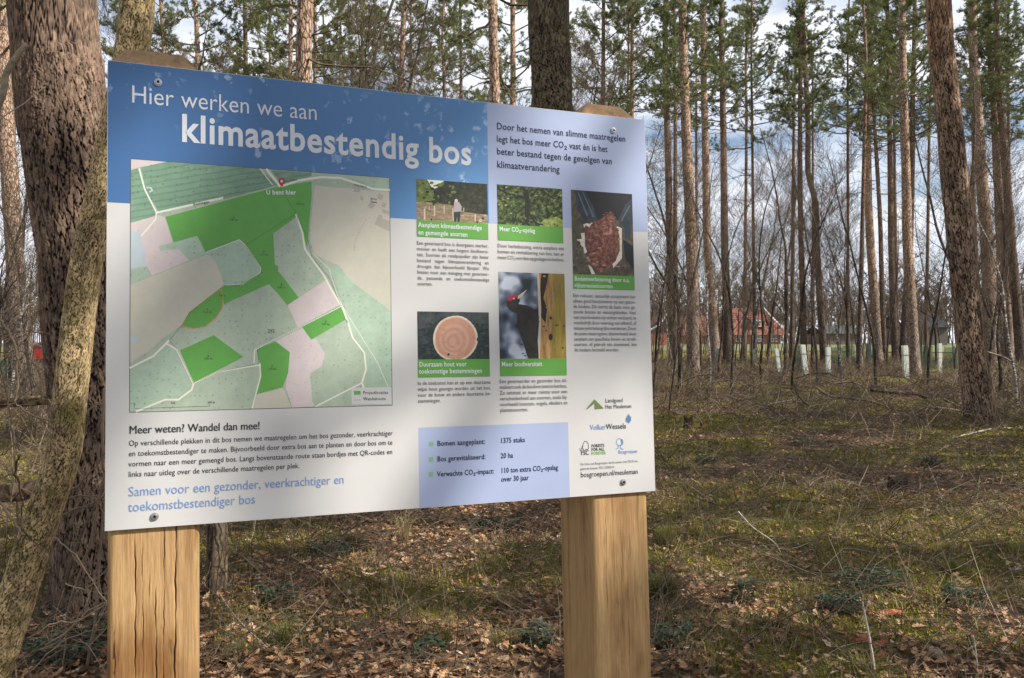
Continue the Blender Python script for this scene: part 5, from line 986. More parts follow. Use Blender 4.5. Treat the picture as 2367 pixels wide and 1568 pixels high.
b_, d_ = on_ground(502, 1372); fpart('fence_post', smooth_path([b_ - [0, 0, .1], at(502, 1205, d_), at(502, 860, d_)], 24), np.linspace(.062, .057, 24), 18, GREYW, FE)
b2 = at(-420, 1300, 6.0); b2[2] = float(gz(b2[0], b2[1])); fpart('fence_post', smooth_path([b2 - [0, 0, .1], b2 + [0, 0, .6], b2 + [0, 0, 1.25]], 12), np.linspace(.07, .066, 12), 14, GREYW, FE)

# leaning mossy stem in front of the big pine
pth = [(318, -260), (318, -60), (312, 60), (292, 200), (262, 340), (226, 500), (201, 600), (181, 740), (163, 900), (146, 1050), (98, 1194), (48, 1349), (-2, 1490), (-60, 1640)]
P = [at(x, y, 3.0 + .25 * (1600 - y) / 1800) for x, y in pth][::-1]; b = P[0] + (P[0] - P[1]) * .5; b[2] = float(gz(b[0], b[1])); P = [b] + P; P.append(P[-1] + np.array([.05, .4, 1.2])); P.append(P[-1] + np.array([-.1, .3, 1.6]))
R = np.interp(range(len(P)), [0, 3, 8, 11, 14, len(P) - 1], [.080, .061, .052, .056, .060, .03])
LT = empty('leaning_birch', P[0], 'curved leaning stem with mossy yellowish bark, in front of the thick left pine', 'young tree'); g = Geo(); trunk_geo(g, P, R, 150, 1300, (26, .030, .0035, .2), .15, .05, 3); g.V = [v - np.float32(P[0]) for v in g.V]; g.obj('trunk', MOSSY, LT, smooth=True)
gt, gc = bare_tree(77, H=3.2, r0=.032, nb=14, up=.7); gc.V = [np.concatenate(gc.V + gt.V)]; k0 = sum(len(t) for t in gc.T); gc.Fc = [np.concatenate([gc.Fc[0], gt.Fc[0] + k0])]; gc.T = [np.concatenate(gc.T + gt.T)]; gc.M = [np.concatenate(gc.M + gt.M)]
co = gc.obj('crown', TWIG, LT); co.location = Vector([float(v) for v in P[-1] - P[0]])
def canes(root, lst, m=TWIG, tint=.85, name='stem'):
    for path, d, w in lst:
        dd = np.linspace(d[0], d[1], len(path)) if isinstance(d, tuple) else [d] * len(path); Q = smooth_path([at(x, y, q) for (x, y), q in zip(path, dd)], max(6, 4 * len(path)))
        Q = Q + rng.normal(0, .0025, Q.shape); rr = np.linspace(1, .55, len(Q)) * w * dd[0] / F / 2; V, Fc = tube(Q, rr, 6, True, .12); g = Geo(); g.add(V - np.array(root.location), Fc, np.clip(tint + rng.normal(0, .05), 0, 1)); o = g.obj(name, m, root, smooth=True)
        # side twigs
        S0, S1 = [], []
        for _ in range(len(Q) // 2):
            i = int(rng.integers(1, len(Q) - 1)); dr = norm(norm(Q[i + 1] - Q[i - 1] if i + 1 < len(Q) else Q[i] - Q[i - 1]) + rng.normal(0, .7, 3)); l = rng.uniform(.04, .22); m1 = Q[i] + dr * l * .5; S0 += [Q[i], m1]; S1 += [m1, m1 + norm(dr + rng.normal(0, .3, 3)) * l * .5]
        V, Fc = sticks(np.array(S0), np.array(S1), .0016, .0009); g = Geo(); g.add(V - np.array(root.location), Fc, np.clip(tint - .25, 0, 1)); g.obj('twigs', m, o)['kind'] = 'stuff'
def proot(name, x, y, label, cat, group=None):
    p, d = on_ground(x, y); return empty(name, p, label, cat, group), d
r0, _ = proot('bare_shrub', 215, 1560, 'pale arching bare shoots between the leaning stem and the left post', 'shrub')
canes(r0, [([(145, 1143), (184, 1119), (223, 1073), (262, 1020)], 3.3, 6), ([(143, 1155), (177, 1148), (223, 1148), (262, 1142)], 3.3, 5), ([(131, 1196), (171, 1178), (214, 1163), (262, 1130)], 3.25, 6), ([(240, 900), (237, 1066), (243, 1096), (227, 1161), (205, 1267), (186, 1316), (154, 1430), (150, 1560)], (3.5, 3.8), 7),
           ([(62, 1477), (131, 1441), (184, 1434), (262, 1385)], 3.4, 4), ([(102, 1493), (158, 1457), (204, 1414), (262, 1384)], 3.4, 5), ([(152, 1010), (190, 960), (262, 905)], 3.3, 3), ([(120, 1240), (180, 1290), (262, 1420)], 3.5, 4), ([(175, 1080), (225, 1160), (262, 1240)], 3.4, 4), ([(150, 1350), (200, 1360), (262, 1300)], 3.5, 3), ([(200, 1560), (225, 1380), (236, 1200), (250, 1090)], (3.9, 3.5), 6), ([(60, 1560), (150, 1480), (262, 1450)], 3.6, 4)])
r1, _ = proot('bare_shrub', 30, 1420, 'thin tangled bare twigs at the left edge in front of the fence', 'shrub')
canes(r1, [([(-20, 720), (0, 741), (12, 758), (35, 801), (39, 853), (35, 915), (37, 936), (62, 952), (112, 975)], 3.0, 7), ([(-10, 790), (0, 785), (41, 768), (68, 766), (112, 772)], 3.1, 4), ([(44, 1053), (35, 1092), (49, 1145), (48, 1198), (20, 1400)], (3.0, 3.6), 6), ([(-10, 1150), (14, 1180), (40, 1215), (52, 1240)], 2.8, 9), ([(68, 770), (62, 830), (90, 900), (96, 925)], 3.2, 3), ([(-5, 860), (40, 900), (110, 985)], 3.2, 3), ([(80, 960), (74, 1010), (98, 1050)], 3.3, 3), ([(-10, 960), (60, 1010), (120, 1090)], 3.3, 3), ([(-10, 1060), (30, 1030), (90, 950)], 3.2, 3), ([(10, 1240), (30, 1100), (20, 930), (45, 860)], 3.3, 4)], tint=.75)
for i, (x, y) in enumerate([(40, 1320), (120, 1440), (190, 1500), (-30, 1300), (230, 1480), (70, 1100), (20, 960)]):
    p, d = on_ground(x, y); gt, gc = bare_tree(200 + i, H=1.7, r0=.010, nb=9, lv=2, minr=.0016, up=.55, lean=.3); V = np.concatenate(gt.V + gc.V); k0 = sum(len(v) for v in gt.V); g = Geo(); g.add(V, np.concatenate([gt.Fc[0], gc.Fc[0] + k0]), rng.uniform(.3, .8)); o = g.obj('bare_shrub', TWIG); o.location = Vector([float(v) for v in p])
    tag(o, ['small leafless bush at the far left below the fence rails', 'small leafless bush in front of the thick left pine', 'small leafless bush low beside the left post', 'small leafless bush cut by the left picture edge', 'small leafless bush between the thick left pine and the left post', 'small leafless bush behind the leaning stem', 'small leafless bush farthest back behind the fence rails'][i], 'shrub', 'leafless bushes round the left pine')
# broken pale branch at the left edge, of a young tree just outside the picture
yt = empty('young_tree', at(-75, HOR, 2.8) * [1, 1, 0], 'young tree at the left edge with a thick pale branch sawn off at its end', 'young tree')
fpart('trunk', smooth_path([np.array([at(-95, HOR, 2.8)[0], at(-95, HOR, 2.8)[1], 0]), at(-80, 700, 2.8), at(-60, 330, 2.8), at(-70, 0, 2.8), at(-60, -500, 2.8)], 30), np.linspace(.05, .03, 30), 14, BARE, yt)
fpart('branch', smooth_path([at(-66, 420, 2.8), at(-12, 262, 2.8), (at(8, 212, 2.8)), at(14, 172, 2.8), at(34, 135, 2.8), at(62, 102, 2.8)], 30), np.linspace(.013, .0085, 30), 12, plain('pale_branch', (.26, .22, .16), .8, .2, .35, 60, .004), yt, .06)
fpart('twig', smooth_path([at(-66, 330, 2.8), at(-10, 285, 2.75), at(20, 262, 2.7), at(55, 240, 2.7), at(84, 216, 2.7), at(106, 201, 2.7)], 24), np.concatenate([np.linspace(.0022, .0014, 21), [.0024, .0034, .002]]), 7, plain('pale_twig', (.42, .37, .28), .7), yt, .08)

# fallen branches
def on_floor(path, lift=0.0, dref=None):
    out = []
    for i, q in enumerate(path):
        x, y = q[0], q[1]; h = q[2] if len(q) > 2 else lift
        d = F * (EYE - h) / (y - HOR) if dref is None else dref; p = at(x, y, d); p = at(x, y, F * (EYE - h - float(gz(p[0], p[1]))) / (y - HOR)) if dref is None else p; out.append(p)
    return out
def fallen(label, path, w, m, tint=.3, lift=.0, dref=None, twigs=6, name='fallen_branch', cat='branch', taper=.5, group=None, k=8):
    Q = on_floor(path, lift, dref); root = empty(name, Q[0], label, cat, group); n = max(8, 6 * len(Q)); d0 = Q[0][1]; C = smooth_path(Q, n); rr = np.linspace(1, taper, n) * w * d0 / F / 2; C += rng.normal(0, .08, C.shape) * rr[:, None]
    V, Fc = tube(C, rr, k, True, .08); g = Geo(); g.add(V - np.array(Q[0]), Fc, tint); st = g.obj('stem', m, root, smooth=True)
    if twigs:
        S0, S1 = [], []; sc_ = d0 / 10
        for _ in range(twigs):
            i = int(rng.integers(2, n)); a = C[min(i, n - 1)]; d = norm(rng.normal(0, 1, 3) * [1, .6, .5] + [0, 0, .35])
            for __ in range(3): e = a + d * rng.uniform(.07, .16) * sc_; S0.append(a); S1.append(e); a = e; d = norm(d + rng.normal(0, .4, 3))
        V, Fc = sticks(np.array(S0), np.array(S1), .0025 * sc_, .0015 * sc_); g = Geo(); g.add(V - np.array(Q[0]), Fc, tint); g.obj('twigs', TWIG, root)['kind'] = 'stuff'
    return root
BW = bark('fallen_bark', (.11, .085, .062), (.11, .085, .062), (.03, .022, .017), 90, 99, cell=(12, 12, 12)); LB = tintmat('dead_branch', [(0, (.05, .038, .028)), (.5, (.16, .12, .085)), (1, (.50, .46, .38))], .8)
fallen('long curved fallen branch sweeping from the net guard down to the right', [(1836, 886, .75), (1845, 914, .5), (1874, 940, .3), (1927, 954, .2), (2032, 972, .05)], 6, LB, .35, dref=18, twigs=16)
fallen('fallen branch lying across the middle of the brushwood', [(1885, 895, .6), (1919, 916, .45), (1964, 921, .4), (2017, 929, .35), (2058, 944, .2), (2096, 955, .1)], 7, LB, .35, dref=19, twigs=16)
fallen('thick rough barked fallen branch left of the big leaning pine', [(2013, 901), (2062, 906), (2115, 910), (2141, 920)], 10, BW, .4, dref=19, twigs=6, taper=.8)
fallen('fallen branch rising to the right behind the thick rough one', [(2092, 967), (2134, 944), (2168, 931), (2209, 891)], 6, LB, .3, dref=17, twigs=12)
fallen('brown fallen branch running down to the big leaning pine', [(2175, 921), (2200, 932), (2232, 948)], 7, LB, .4, dref=17.5, twigs=8); fallen('short pale fallen branch left of the big leaning pine', [(2158, 942), (2195, 946), (2235, 953)], 6, LB, .6, dref=17, twigs=5)
fallen('long thin pale branch on the floor at the right edge below the leaning pine', [(2200, 1014), (2285, 993), (2330, 990), (2390, 990)], 5, LB, .85, twigs=4); fallen('bent pale branch sticking up at the right edge', [(2281, 814), (2322, 827), (2345, 842), (2390, 870)], 5, LB, .6, dref=24, twigs=6)
fallen('pale stick lying on the brushwood left of the curved branch', [(1758, 942), (1790, 932), (1830, 925)], 4, LB, .9, dref=20, twigs=2)
fallen('dark straight stick poking up to the right on the forest floor', [(2162, 1263, 0), (2215, 1230, .12), (2322, 1172, .35)], 7, LB, .1, dref=6.6, twigs=5); fallen('dark low stick behind the thin white twig', [(1790, 1157), (1850, 1158), (1900, 1164), (1960, 1176)], 5, LB, .15, twigs=6)
fallen('white forked dead twig in the middle of the right floor', [(1706, 1183, .2), (1740, 1219, .15), (1790, 1255, .1), (1812, 1293, .02)], 3.5, LB, 1, dref=6.2, twigs=6); fallen('long thin bramble cane arching over the right floor', [(1640, 1266, .03), (1679, 1261, .1), (1748, 1276, .18), (1847, 1314, .18), (1923, 1348, .1), (1983, 1394, .02)], 3.5, LB, .3, dref=5.4, twigs=10)
fallen('greenish bent stem on the leaves at the lower right', [(1809, 1441), (1854, 1440), (1923, 1470), (2006, 1512), (2040, 1580)], 5, LB, .8, twigs=4); fallen('upright yellowish stalk at the lower right', [(2025, 1575, 0), (2010, 1478, .2), (1997, 1413, .35), (1994, 1392, .4)], 7, LB, .95, dref=3.95, twigs=1); fallen('thin dark stem crossing the greenish one', [(1858, 1405, .25), (1888, 1451, .17), (1942, 1504, .07), (1991, 1558, .0)], 4, LB, .4, dref=4.1, twigs=5)
fallen('brown rotting branch lying at the lower right', [(2048, 1466), (2100, 1478), (2150, 1488), (2196, 1500)], 13, BW, .4, twigs=2, taper=.7, k=12); fallen('broken branch with a pale end between the posts', [(660, 1267), (700, 1292), (747, 1322), (775, 1340)], 11, BW, .5, twigs=4, taper=.7)
fallen('dark bramble cane arching up between the posts', [(651, 1363, 0), (669, 1336, .1), (720, 1299, .25), (802, 1230, .4), (885, 1184, .5)], 4, LB, .15, dref=5.2, twigs=14); fallen('dark bramble cane left of the broken branch', [(559, 1285, .2), (610, 1331, .15), (651, 1363, .1), (678, 1405, 0)], 4, LB, .1, dref=4.9, twigs=12)
fallen('long reddish cane low between the posts', [(683, 1382), (775, 1405), (866, 1455), (910, 1500)], 4, LB, .5, lift=.06, twigs=10); fallen('dark cane by the right post falling to the lower edge', [(1045, 1391, .2), (1096, 1450, .12), (1128, 1533, .02)], 4, LB, .15, dref=4.2, twigs=12); fallen('thin reddish arching cane in front of the right post', [(985, 1390, .05), (1040, 1368, .12), (1130, 1362, .15), (1240, 1385, .1), (1300, 1402, .03)], 3.5, LB, .55, dref=4.95, twigs=8)
fallen('bundle of pale dead twigs low down left of the board middle', [(480, 1330), (540, 1420), (620, 1500)], 3, LB, .8, lift=.05, twigs=10)
fallen('pair of white stalks at the lower right corner', [(2262, 1570, 0), (2255, 1500, .15), (2250, 1470, .2)], 4, LB, 1, dref=3.95, twigs=3)
for i, (x, y, s) in enumerate([(1900, 880, 1), (1700, 900, 1), (2060, 885, 1), (1620, 885, 1), (1980, 905, 1), (2140, 895, 1), (1760, 905, 1), (1850, 920, 1)]):
    a = rng.uniform(-.6, .6); d = F * EYE / (y + 30 - HOR); q = [(x + t * 60 * math.cos(a), y + t * 40 * math.sin(a) - 18 * (1 - t * t)) for t in (-1, -.3, .4, 1)]
    fallen('dead branch in the brushwood, ' + ORD[sorted([1900, 1700, 2060, 1620, 1980, 2140, 1760, 1850]).index(x)] + ' from the left below the tree tubes', q, rng.uniform(3, 5), LB, rng.uniform(.2, .6), dref=d, twigs=22, group='dead branches heaped in the brushwood')

# stumps, stone, bark pieces
def stump(label, x, y, w, h, m, tint=.5):
    p, d = on_ground(x, y); r = w * d / F / 2; root = empty('tree_stump', p, label, 'stump'); g = Geo(); k = 28; th = np.arange(k) * 2 * math.pi / k; V = []; hh = h * d / F
    lev = [(1.35, -.05), (1.15, .1), (1.0, .3), (.95, .6), (.93, .85), (.9, 1.0)]
    for j, (a, f) in enumerate(lev):
        for t in th: q = a * r * (1 + .10 * math.sin(3 * t + x) + .06 * math.sin(7 * t)); V.append([q * math.cos(t), q * math.sin(t), hh * f * (1 + (.16 * math.sin(2 * t + x) + .10 * math.sin(9 * t) if j >= 4 else 0))])
    n = len(lev); V.append([0, 0, hh * .8]); Fc = [q for j in range(n - 1) for i in range(k) for q in ([j * k + i, j * k + (i + 1) % k, (j + 1) * k + (i + 1) % k], [j * k + i, (j + 1) * k + (i + 1) % k, (j + 1) * k + i])] + [[(n - 1) * k + i, (n - 1) * k + (i + 1) % k, n * k] for i in range(k)]
    g.add(V, Fc, tint); g.obj('wood', m, root); return root
ROT = plain('rotten_wood', (.16, .065, .035), .9, .1, .5, 14, .02); ROTD = plain('dark_rotten_wood', (.05, .035, .026), .9, .1, .4, 14, .02)
stump('dark weathered stump close right of the board edge', 1591, 990, 22, 24, ROTD); stump('small reddish brown stump right of the dark one', 1623, 990, 10, 16, ROT); stump('low brown rotten stump on the right floor', 2075, 1136, 46, 30, ROTD); stump('dark ivy grown stump left of the leaning pine foot', 2152, 1076, 24, 22, ROTD)
def chunk(name, label, cat, x, y, sx, sy, sz, m, rz=0, seed=0):
    p, d = on_ground(x, y); s = d / F; r_ = np.random.default_rng(seed); n = 14; k = 10; V = []
    for i in range(k + 1):
        ph = math.pi * i / k
        for j in range(n):
            t = 2 * math.pi * j / n; q = 1 + .16 * math.sin(3 * t + seed + 2 * ph) + .12 * math.sin(5 * ph + t * 2 + seed) + r_.normal(0, .03); V.append([sx * s / 2 * math.sin(ph) * math.cos(t) * q, sy * s / 2 * math.sin(ph) * math.sin(t) * q, sz * s / 2 * math.cos(ph) * q + sz * s * .3])
    V = np.array(V); c, s_ = math.cos(rz), math.sin(rz); V = V @ np.array([[c, -s_, 0], [s_, c, 0], [0, 0, 1]]).T; Fc = [q for i in range(k) for j in range(n) for q in ([i * n + j, (i + 1) * n + j, (i + 1) * n + (j + 1) % n], [i * n + j, (i + 1) * n + (j + 1) % n, i * n + (j + 1) % n])]
    g = Geo(); g.add(V, Fc, .5); o = g.obj(name, m, smooth=True); o.location = Vector([float(v) for v in p]); return tag(o, label, cat)
chunk('stone', 'pale sandy stone lying in the leaves at the lower right', 'stone', 2160, 1518, 34, 30, 26, plain('pale_stone', (.40, .32, .22), .9, .1, .25, 30, .01), .4, 2)
def bark_piece(label, x, y, L_, w, rz, seed):
    p, d = on_ground(x, y); s = d / F; r_ = np.random.default_rng(seed); n, k = 14, 7; V = []
    for i in range(n):
        u = i / (n - 1) - .5; ww = w * s * (1 - (2 * u) ** 4 * .7) * (1 + .25 * math.sin(9 * u + seed)) * .5
        for j in range(k): v = j / (k - 1) * 2 - 1; V.append([u * L_ * s, v * ww + r_.normal(0, .003), .025 + .012 * (1 - v * v) + .01 * math.sin(6 * u) + r_.normal(0, .002)])
    V = np.array(V); V2 = V - [0, 0, .008]; c, s_ = math.cos(rz), math.sin(rz); A = np.vstack([V, V2]) @ np.array([[c, -s_, 0], [s_, c, 0], [0, 0, 1]]).T; q = [(i * k + j, (i + 1) * k + j, (i + 1) * k + j + 1, i * k + j + 1) for i in range(n - 1) for j in range(k - 1)]; m_ = n * k
    Fc = [t for a, b, c_, d_ in q for t in ([a, b, c_], [a, c_, d_], [m_ + a, m_ + c_, m_ + b], [m_ + a, m_ + d_, m_ + c_])]; g = Geo(); g.add(A, Fc, .5); o = g.obj('bark_piece', REDB); o.location = Vector([float(v) for v in p]); tag(o, label, 'bark piece', 'reddish bark pieces on the leaves')
REDB = plain('reddish_bark', (.40, .125, .06), .8, .2, .4, 40, .006)
bark_piece('long reddish orange bark piece on the leaves, upper one at the lower right', 2044, 1426, 86, 26, -.25, 1); bark_piece('reddish orange bark piece below the upper one, pointing down right', 1986, 1490, 60, 20, -.75, 2); bark_piece('short reddish bark piece right of the pointing one', 2032, 1500, 40, 22, .1, 3); bark_piece('orange rotten wood piece on the floor just right of the board', 1712, 1142, 54, 22, -.1, 4); bark_piece('small orange bark piece at the bottom by the upright stalk', 2030, 1530, 36, 12, -.2, 5)

# ------------------------------------------------------------------ floor cover: leaves, moss, grass, twigs, brushwood (uncountable)
def frustum_xy(n, d0, d1, r_, pw=1.0, margin=.06):
    u = r_.uniform(0, 1, n); d = (d0 ** (2 * pw) + u * (d1 ** (2 * pw) - d0 ** (2 * pw))) ** (1 / (2 * pw)); half = 1183.5 / F + margin; x = r_.uniform(-half, half, n) * d; return x, d
def oak_leaves(n, d0, d1, seed, size=(.035, .062), pw=1.0, detail=True):
    r_ = np.random.default_rng(seed); x, y = frustum_xy(n, d0, d1, r_, pw); keep = r_.uniform(0, 1, n) < 1 - .88 * moss(x, y); x, y = x[keep], y[keep]; n = len(x)
    if detail: out = np.array([[-1, 0], [-.72, .12], [-.55, .34], [-.38, .16], [-.12, .48], [.08, .2], [.32, .5], [.5, .2], [.78, .30], [1, 0], [.78, -.30], [.5, -.2], [.32, -.5], [.08, -.2], [-.12, -.48], [-.38, -.16], [-.55, -.34], [-.72, -.12]])
    else: out = np.array([[-1, 0], [-.3, .4], [.4, .42], [1, 0], [.4, -.42], [-.3, -.4]])
    m = len(out); s = r_.uniform(*size, n)[:, None]; curl = r_.uniform(-.5, 1.3, n)[:, None]; fold = r_.uniform(-.3, .9, n)[:, None]; tw = r_.normal(0, .35, n)[:, None]
    X = out[None, :, 0] * s; Y = out[None, :, 1] * s * r_.uniform(.8, 1.3, n)[:, None]; Z = curl * X ** 2 / s * .55 + fold * np.abs(Y) * .7 + tw * X * Y / s
    Cx, Cy, Cz = np.zeros((n, 1)), np.zeros((n, 1)), np.zeros((n, 1)); X = np.hstack([X, Cx]); Y = np.hstack([Y, Cy]); Z = np.hstack([Z, Cz]); P = np.stack([X, Y, Z], -1)
    az = r_.uniform(0, 2 * math.pi, n); ti = np.abs(r_.normal(0, .38, n)); ta = r_.uniform(0, 2 * math.pi, n)
    def R(ax, an):
        c, s_ = np.cos(an), np.sin(an); M_ = np.zeros((len(an), 3, 3)); M_[:, 2, 2] = c if ax == 'x' else 1
        if ax == 'z': M_[:, 0, 0] = c; M_[:, 0, 1] = -s_; M_[:, 1, 0] = s_; M_[:, 1, 1] = c
        else: M_[:, 0, 0] = 1; M_[:, 1, 1] = c; M_[:, 1, 2] = -s_; M_[:, 2, 1] = s_
        return M_
    M_ = R('z', ta) @ R('x', ti) @ R('z', az); P = np.einsum('nij,nmj->nmi', M_, P); z = gz(x, y) + r_.uniform(.004, .035, n); P += np.stack([x, y, z], -1)[:, None]
    k = m + 1; f = np.array([[i, (i + 1) % m, m] for i in range(m)]); Fc = (f[None] + (np.arange(n) * k)[:, None, None]).reshape(-1, 3); T = np.clip(r_.beta(2.2, 1.8, n), 0, 1); return P.reshape(-1, 3), Fc, np.repeat(T, k)
g = Geo(); g.add(*oak_leaves(21000, 3.2, 8.5, 1, (.022, .044), pw=.8)); g.add(*oak_leaves(17000, 7.5, 22, 2, (.025, .048), .7, False)); tag(g.obj('leaf_litter', LEAF), 'brown fallen oak leaves scattered over the forest floor', 'leaf litter', kind='stuff')
def blades(n, d0, d1, seed, h, w, cl, thr, pw=.8, tint=(.25, .75)):
    """grass in clumps: cl blades to a clump"""
    r_ = np.random.default_rng(seed); x, y = frustum_xy(n // cl, d0, d1, r_, pw); keep = moss(x, y) + r_.normal(0, .15, len(x)) > thr; x, y = x[keep], y[keep]; tt = r_.uniform(tint[0], tint[1], len(x)); x = np.repeat(x, cl); y = np.repeat(y, cl); tt = np.repeat(tt, cl); n = len(x); a = r_.uniform(0, 6.28, n); rad = r_.uniform(0, 1, n) ** .7 * .07; x = x + rad * np.cos(a); y = y + rad * np.sin(a)
    a2 = r_.uniform(0, 6.28, n); l = h * r_.uniform(.4, 1.2, n); ben = r_.uniform(.3, 1.1, n); B = np.stack([x, y, gz(x, y)], -1); o = np.stack([np.cos(a2), np.sin(a2), 0 * a2], -1); s = np.stack([-np.sin(a2), np.cos(a2), 0 * a2], -1) * (w * r_.uniform(.6, 1.3, n))[:, None] / 2
    Mi = B + o * (l * ben * .35)[:, None] + np.array([0, 0, 1.]) * (l * .6)[:, None]; T_ = B + o * (l * ben)[:, None] + np.array([0, 0, 1.]) * (l * (.95 - .35 * ben))[:, None]
    V = np.stack([B - s, B + s, Mi - s * .8, Mi + s * .8, T_], 1).reshape(-1, 3); f = np.array([[0, 1, 3], [0, 3, 2], [2, 3, 4]]); Fc = (f[None] + (np.arange(n) * 5)[:, None, None]).reshape(-1, 3); return V, Fc, np.repeat(np.clip(tt + r_.normal(0, .08, n), 0, 1), 5)
g = Geo(); g.add(*blades(42000, 3.2, 9, 4, .085, .004, 16, .52)); g.add(*blades(9000, 3.2, 10, 5, .14, .004, 12, .35, tint=(.85, 1))); g.add(*blades(20000, 8, 26, 6, .10, .008, 12, .5)); tag(g.obj('grass', GRASS), 'short green and straw coloured grass growing through the leaves', 'grass', kind='stuff')
def mossb(n, d0, d1, seed, h, w, pw=.8):
    r_ = np.random.default_rng(seed); x, y = frustum_xy(n, d0, d1, r_, pw); keep = moss(x, y) + r_.normal(0, .12, n) > .48; x, y = x[keep], y[keep]; n = len(x); a = r_.uniform(0, 6.28, n); B = np.stack([x, y, gz(x, y) - .004], -1); o = np.stack([np.cos(a), np.sin(a), 0 * a], -1); s = np.stack([-np.sin(a), np.cos(a), 0 * a], -1) * w; l = h * r_.uniform(.5, 1.3, n); T_ = B + o * (l * r_.uniform(.2, 1, n))[:, None] + np.array([0, 0, 1.]) * l[:, None]
    V = np.stack([B - s, B + s, T_], 1).reshape(-1, 3); return V, np.arange(3 * n).reshape(-1, 3), np.repeat(r_.beta(2, 2, n), 3)
g = Geo(); g.add(*mossb(110000, 3.2, 9, 7, .028, .006)); g.add(*mossb(90000, 8, 32, 8, .05, .016, .7)); tag(g.obj('moss', MOSSB), 'yellow green moss cushions on the forest floor', 'moss', kind='stuff')
def twig_litter(n, d0, d1, seed, L_, r, pw, lift=.02, up=.12, xr=None, tint=(.1, .8), dens=None):
    r_ = np.random.default_rng(seed); x, y = frustum_xy(n, d0, d1, r_, pw)
    if xr is not None: k = (x / y > xr[0]) & (x / y < xr[1]); x, y = x[k], y[k]
    if dens is not None: k = r_.uniform(0, 1, len(x)) < dens(x, y); x, y = x[k], y[k]
    n = len(x); a = r_.uniform(0, 6.28, n); el = r_.normal(0, up, n) + up * .5; l = L_ * r_.uniform(.25, 1.3, n); d = np.stack([np.cos(a) * np.cos(el), np.sin(a) * np.cos(el), np.abs(np.sin(el))], -1); A = np.stack([x, y, gz(x, y) + r_.uniform(0, lift, n)], -1); Mi = A + d * (l / 2)[:, None]; d2 = norm(d + r_.normal(0, .25, (n, 3))); E = Mi + d2 * (l / 2)[:, None]; E[:, 2] = np.maximum(E[:, 2], gz(E[:, 0], E[:, 1]) + .005)
    rr = r * r_.uniform(.5, 1.6, n); P0 = np.concatenate([A, Mi]); P1 = np.concatenate([Mi, E]); V, Fc = sticks(P0, P1, np.concatenate([rr, rr * .8]), np.concatenate([rr * .8, rr * .5])); T = r_.uniform(tint[0], tint[1], n); return V, Fc, np.repeat(np.concatenate([T, T]), 6)
g = Geo(); g.add(*twig_litter(11000, 3.2, 12, 31, .22, .0017, .8, .03, .25)); g.add(*twig_litter(900, 3.2, 9, 32, .45, .0022, .8, .05, .45, tint=(.2, .9))); g.add(*twig_litter(13000, 7, 34, 33, .45, .004, .6, .05, .3)); tag(g.obj('twig_litter', TWIG), 'thin dry twigs strewn on the forest floor', 'twigs', kind='stuff')
def heap(x, y): return np.clip(.5 + .5 * np.sin(x * .45 + 1) * np.sin(y * .32), .05, 1) * np.where(y < 15, .22, 1)
def brush(n, seed):
    r_ = np.random.default_rng(seed); x, y = frustum_xy(n, 12.5, 62, r_, .75); k = r_.uniform(0, 1, n) < heap(x, y); x, y = x[k], y[k]; P0, P1, R0, T = [], [], [], []
    for a, b in zip(x, y):
        m = 10; az = r_.uniform(0, 6.28, m); el = r_.uniform(.05, 1.0, m); base = np.array([a, b, float(gz(a, b))]) + r_.normal(0, .25, (m, 3)) * [1, 1, .1]; d = np.stack([np.cos(az) * np.cos(el), np.sin(az) * np.cos(el), np.sin(el)], -1); l = r_.uniform(.3, 1.05, m)[:, None]
        mid = base + d * l * .55; d2 = norm(d + r_.normal(0, .35, (m, 3)) - [0, 0, .3]); P0 += [base, mid]; P1 += [mid, mid + d2 * l * .5]; R0 += [np.full(m, .003 + b * .00013)] * 2; T += [np.full(m, r_.uniform(.1, .75))] * 2
    P0, P1, R0, T = map(np.concatenate, (P0, P1, R0, T)); V, Fc = sticks(P0, P1, R0, R0 * .6); return V, Fc, np.repeat(T, 6)
g = Geo(); g.add(*brush(9500, 41)); tag(g.obj('brushwood', TWIG), 'brown tangle of brushwood across the middle distance', 'brushwood', kind='stuff')

def arches(n, d0, d1, seed, pw=.8):
    r_ = np.random.default_rng(seed); x, y = frustum_xy(n, d0, d1, r_, pw); S0, S1, R0, T = [], [], [], []
    for a, b in zip(x, y):
        az = r_.uniform(0, 6.28); Ls = r_.uniform(.35, 1.2); h = r_.uniform(.04, .34) * Ls; cv = r_.normal(0, .35); t0 = r_.uniform(0, .6); tn = r_.uniform(.0, .5); pr = None
        for q in np.linspace(0, 1, 9):
            aa = az + cv * q; p = np.array([a + Ls * q * math.cos(aa), b + Ls * q * math.sin(aa), 0]); p[2] = float(gz(p[0], p[1])) + .01 + 4 * h * q * (1 - q * .8) * (1 if q < .95 else .8) + r_.normal(0, .006)
            if pr is not None:
                S0.append(pr); S1.append(p); R0.append(.0021 * (1 - .6 * q) * (1 + b * .05)); T.append(tn)
                if r_.uniform() < .45: e = pr + norm(r_.normal(0, 1, 3) + [0, 0, .5]) * r_.uniform(.04, .16); S0.append(pr); S1.append(e); R0.append(.0012 * (1 + b * .05)); T.append(tn)
            pr = p
    V, Fc = sticks(np.array(S0), np.array(S1), np.array(R0), np.array(R0) * .8); return V, Fc, np.repeat(np.array(T), 6)
g = Geo(); g.add(*arches(1500, 3.4, 14, 61)); g.add(*arches(500, 3.3, 7, 62)); tag(g.obj('bramble_canes', TWIG), 'thin arching bramble canes tangled over the forest floor', 'brambles', kind='stuff')

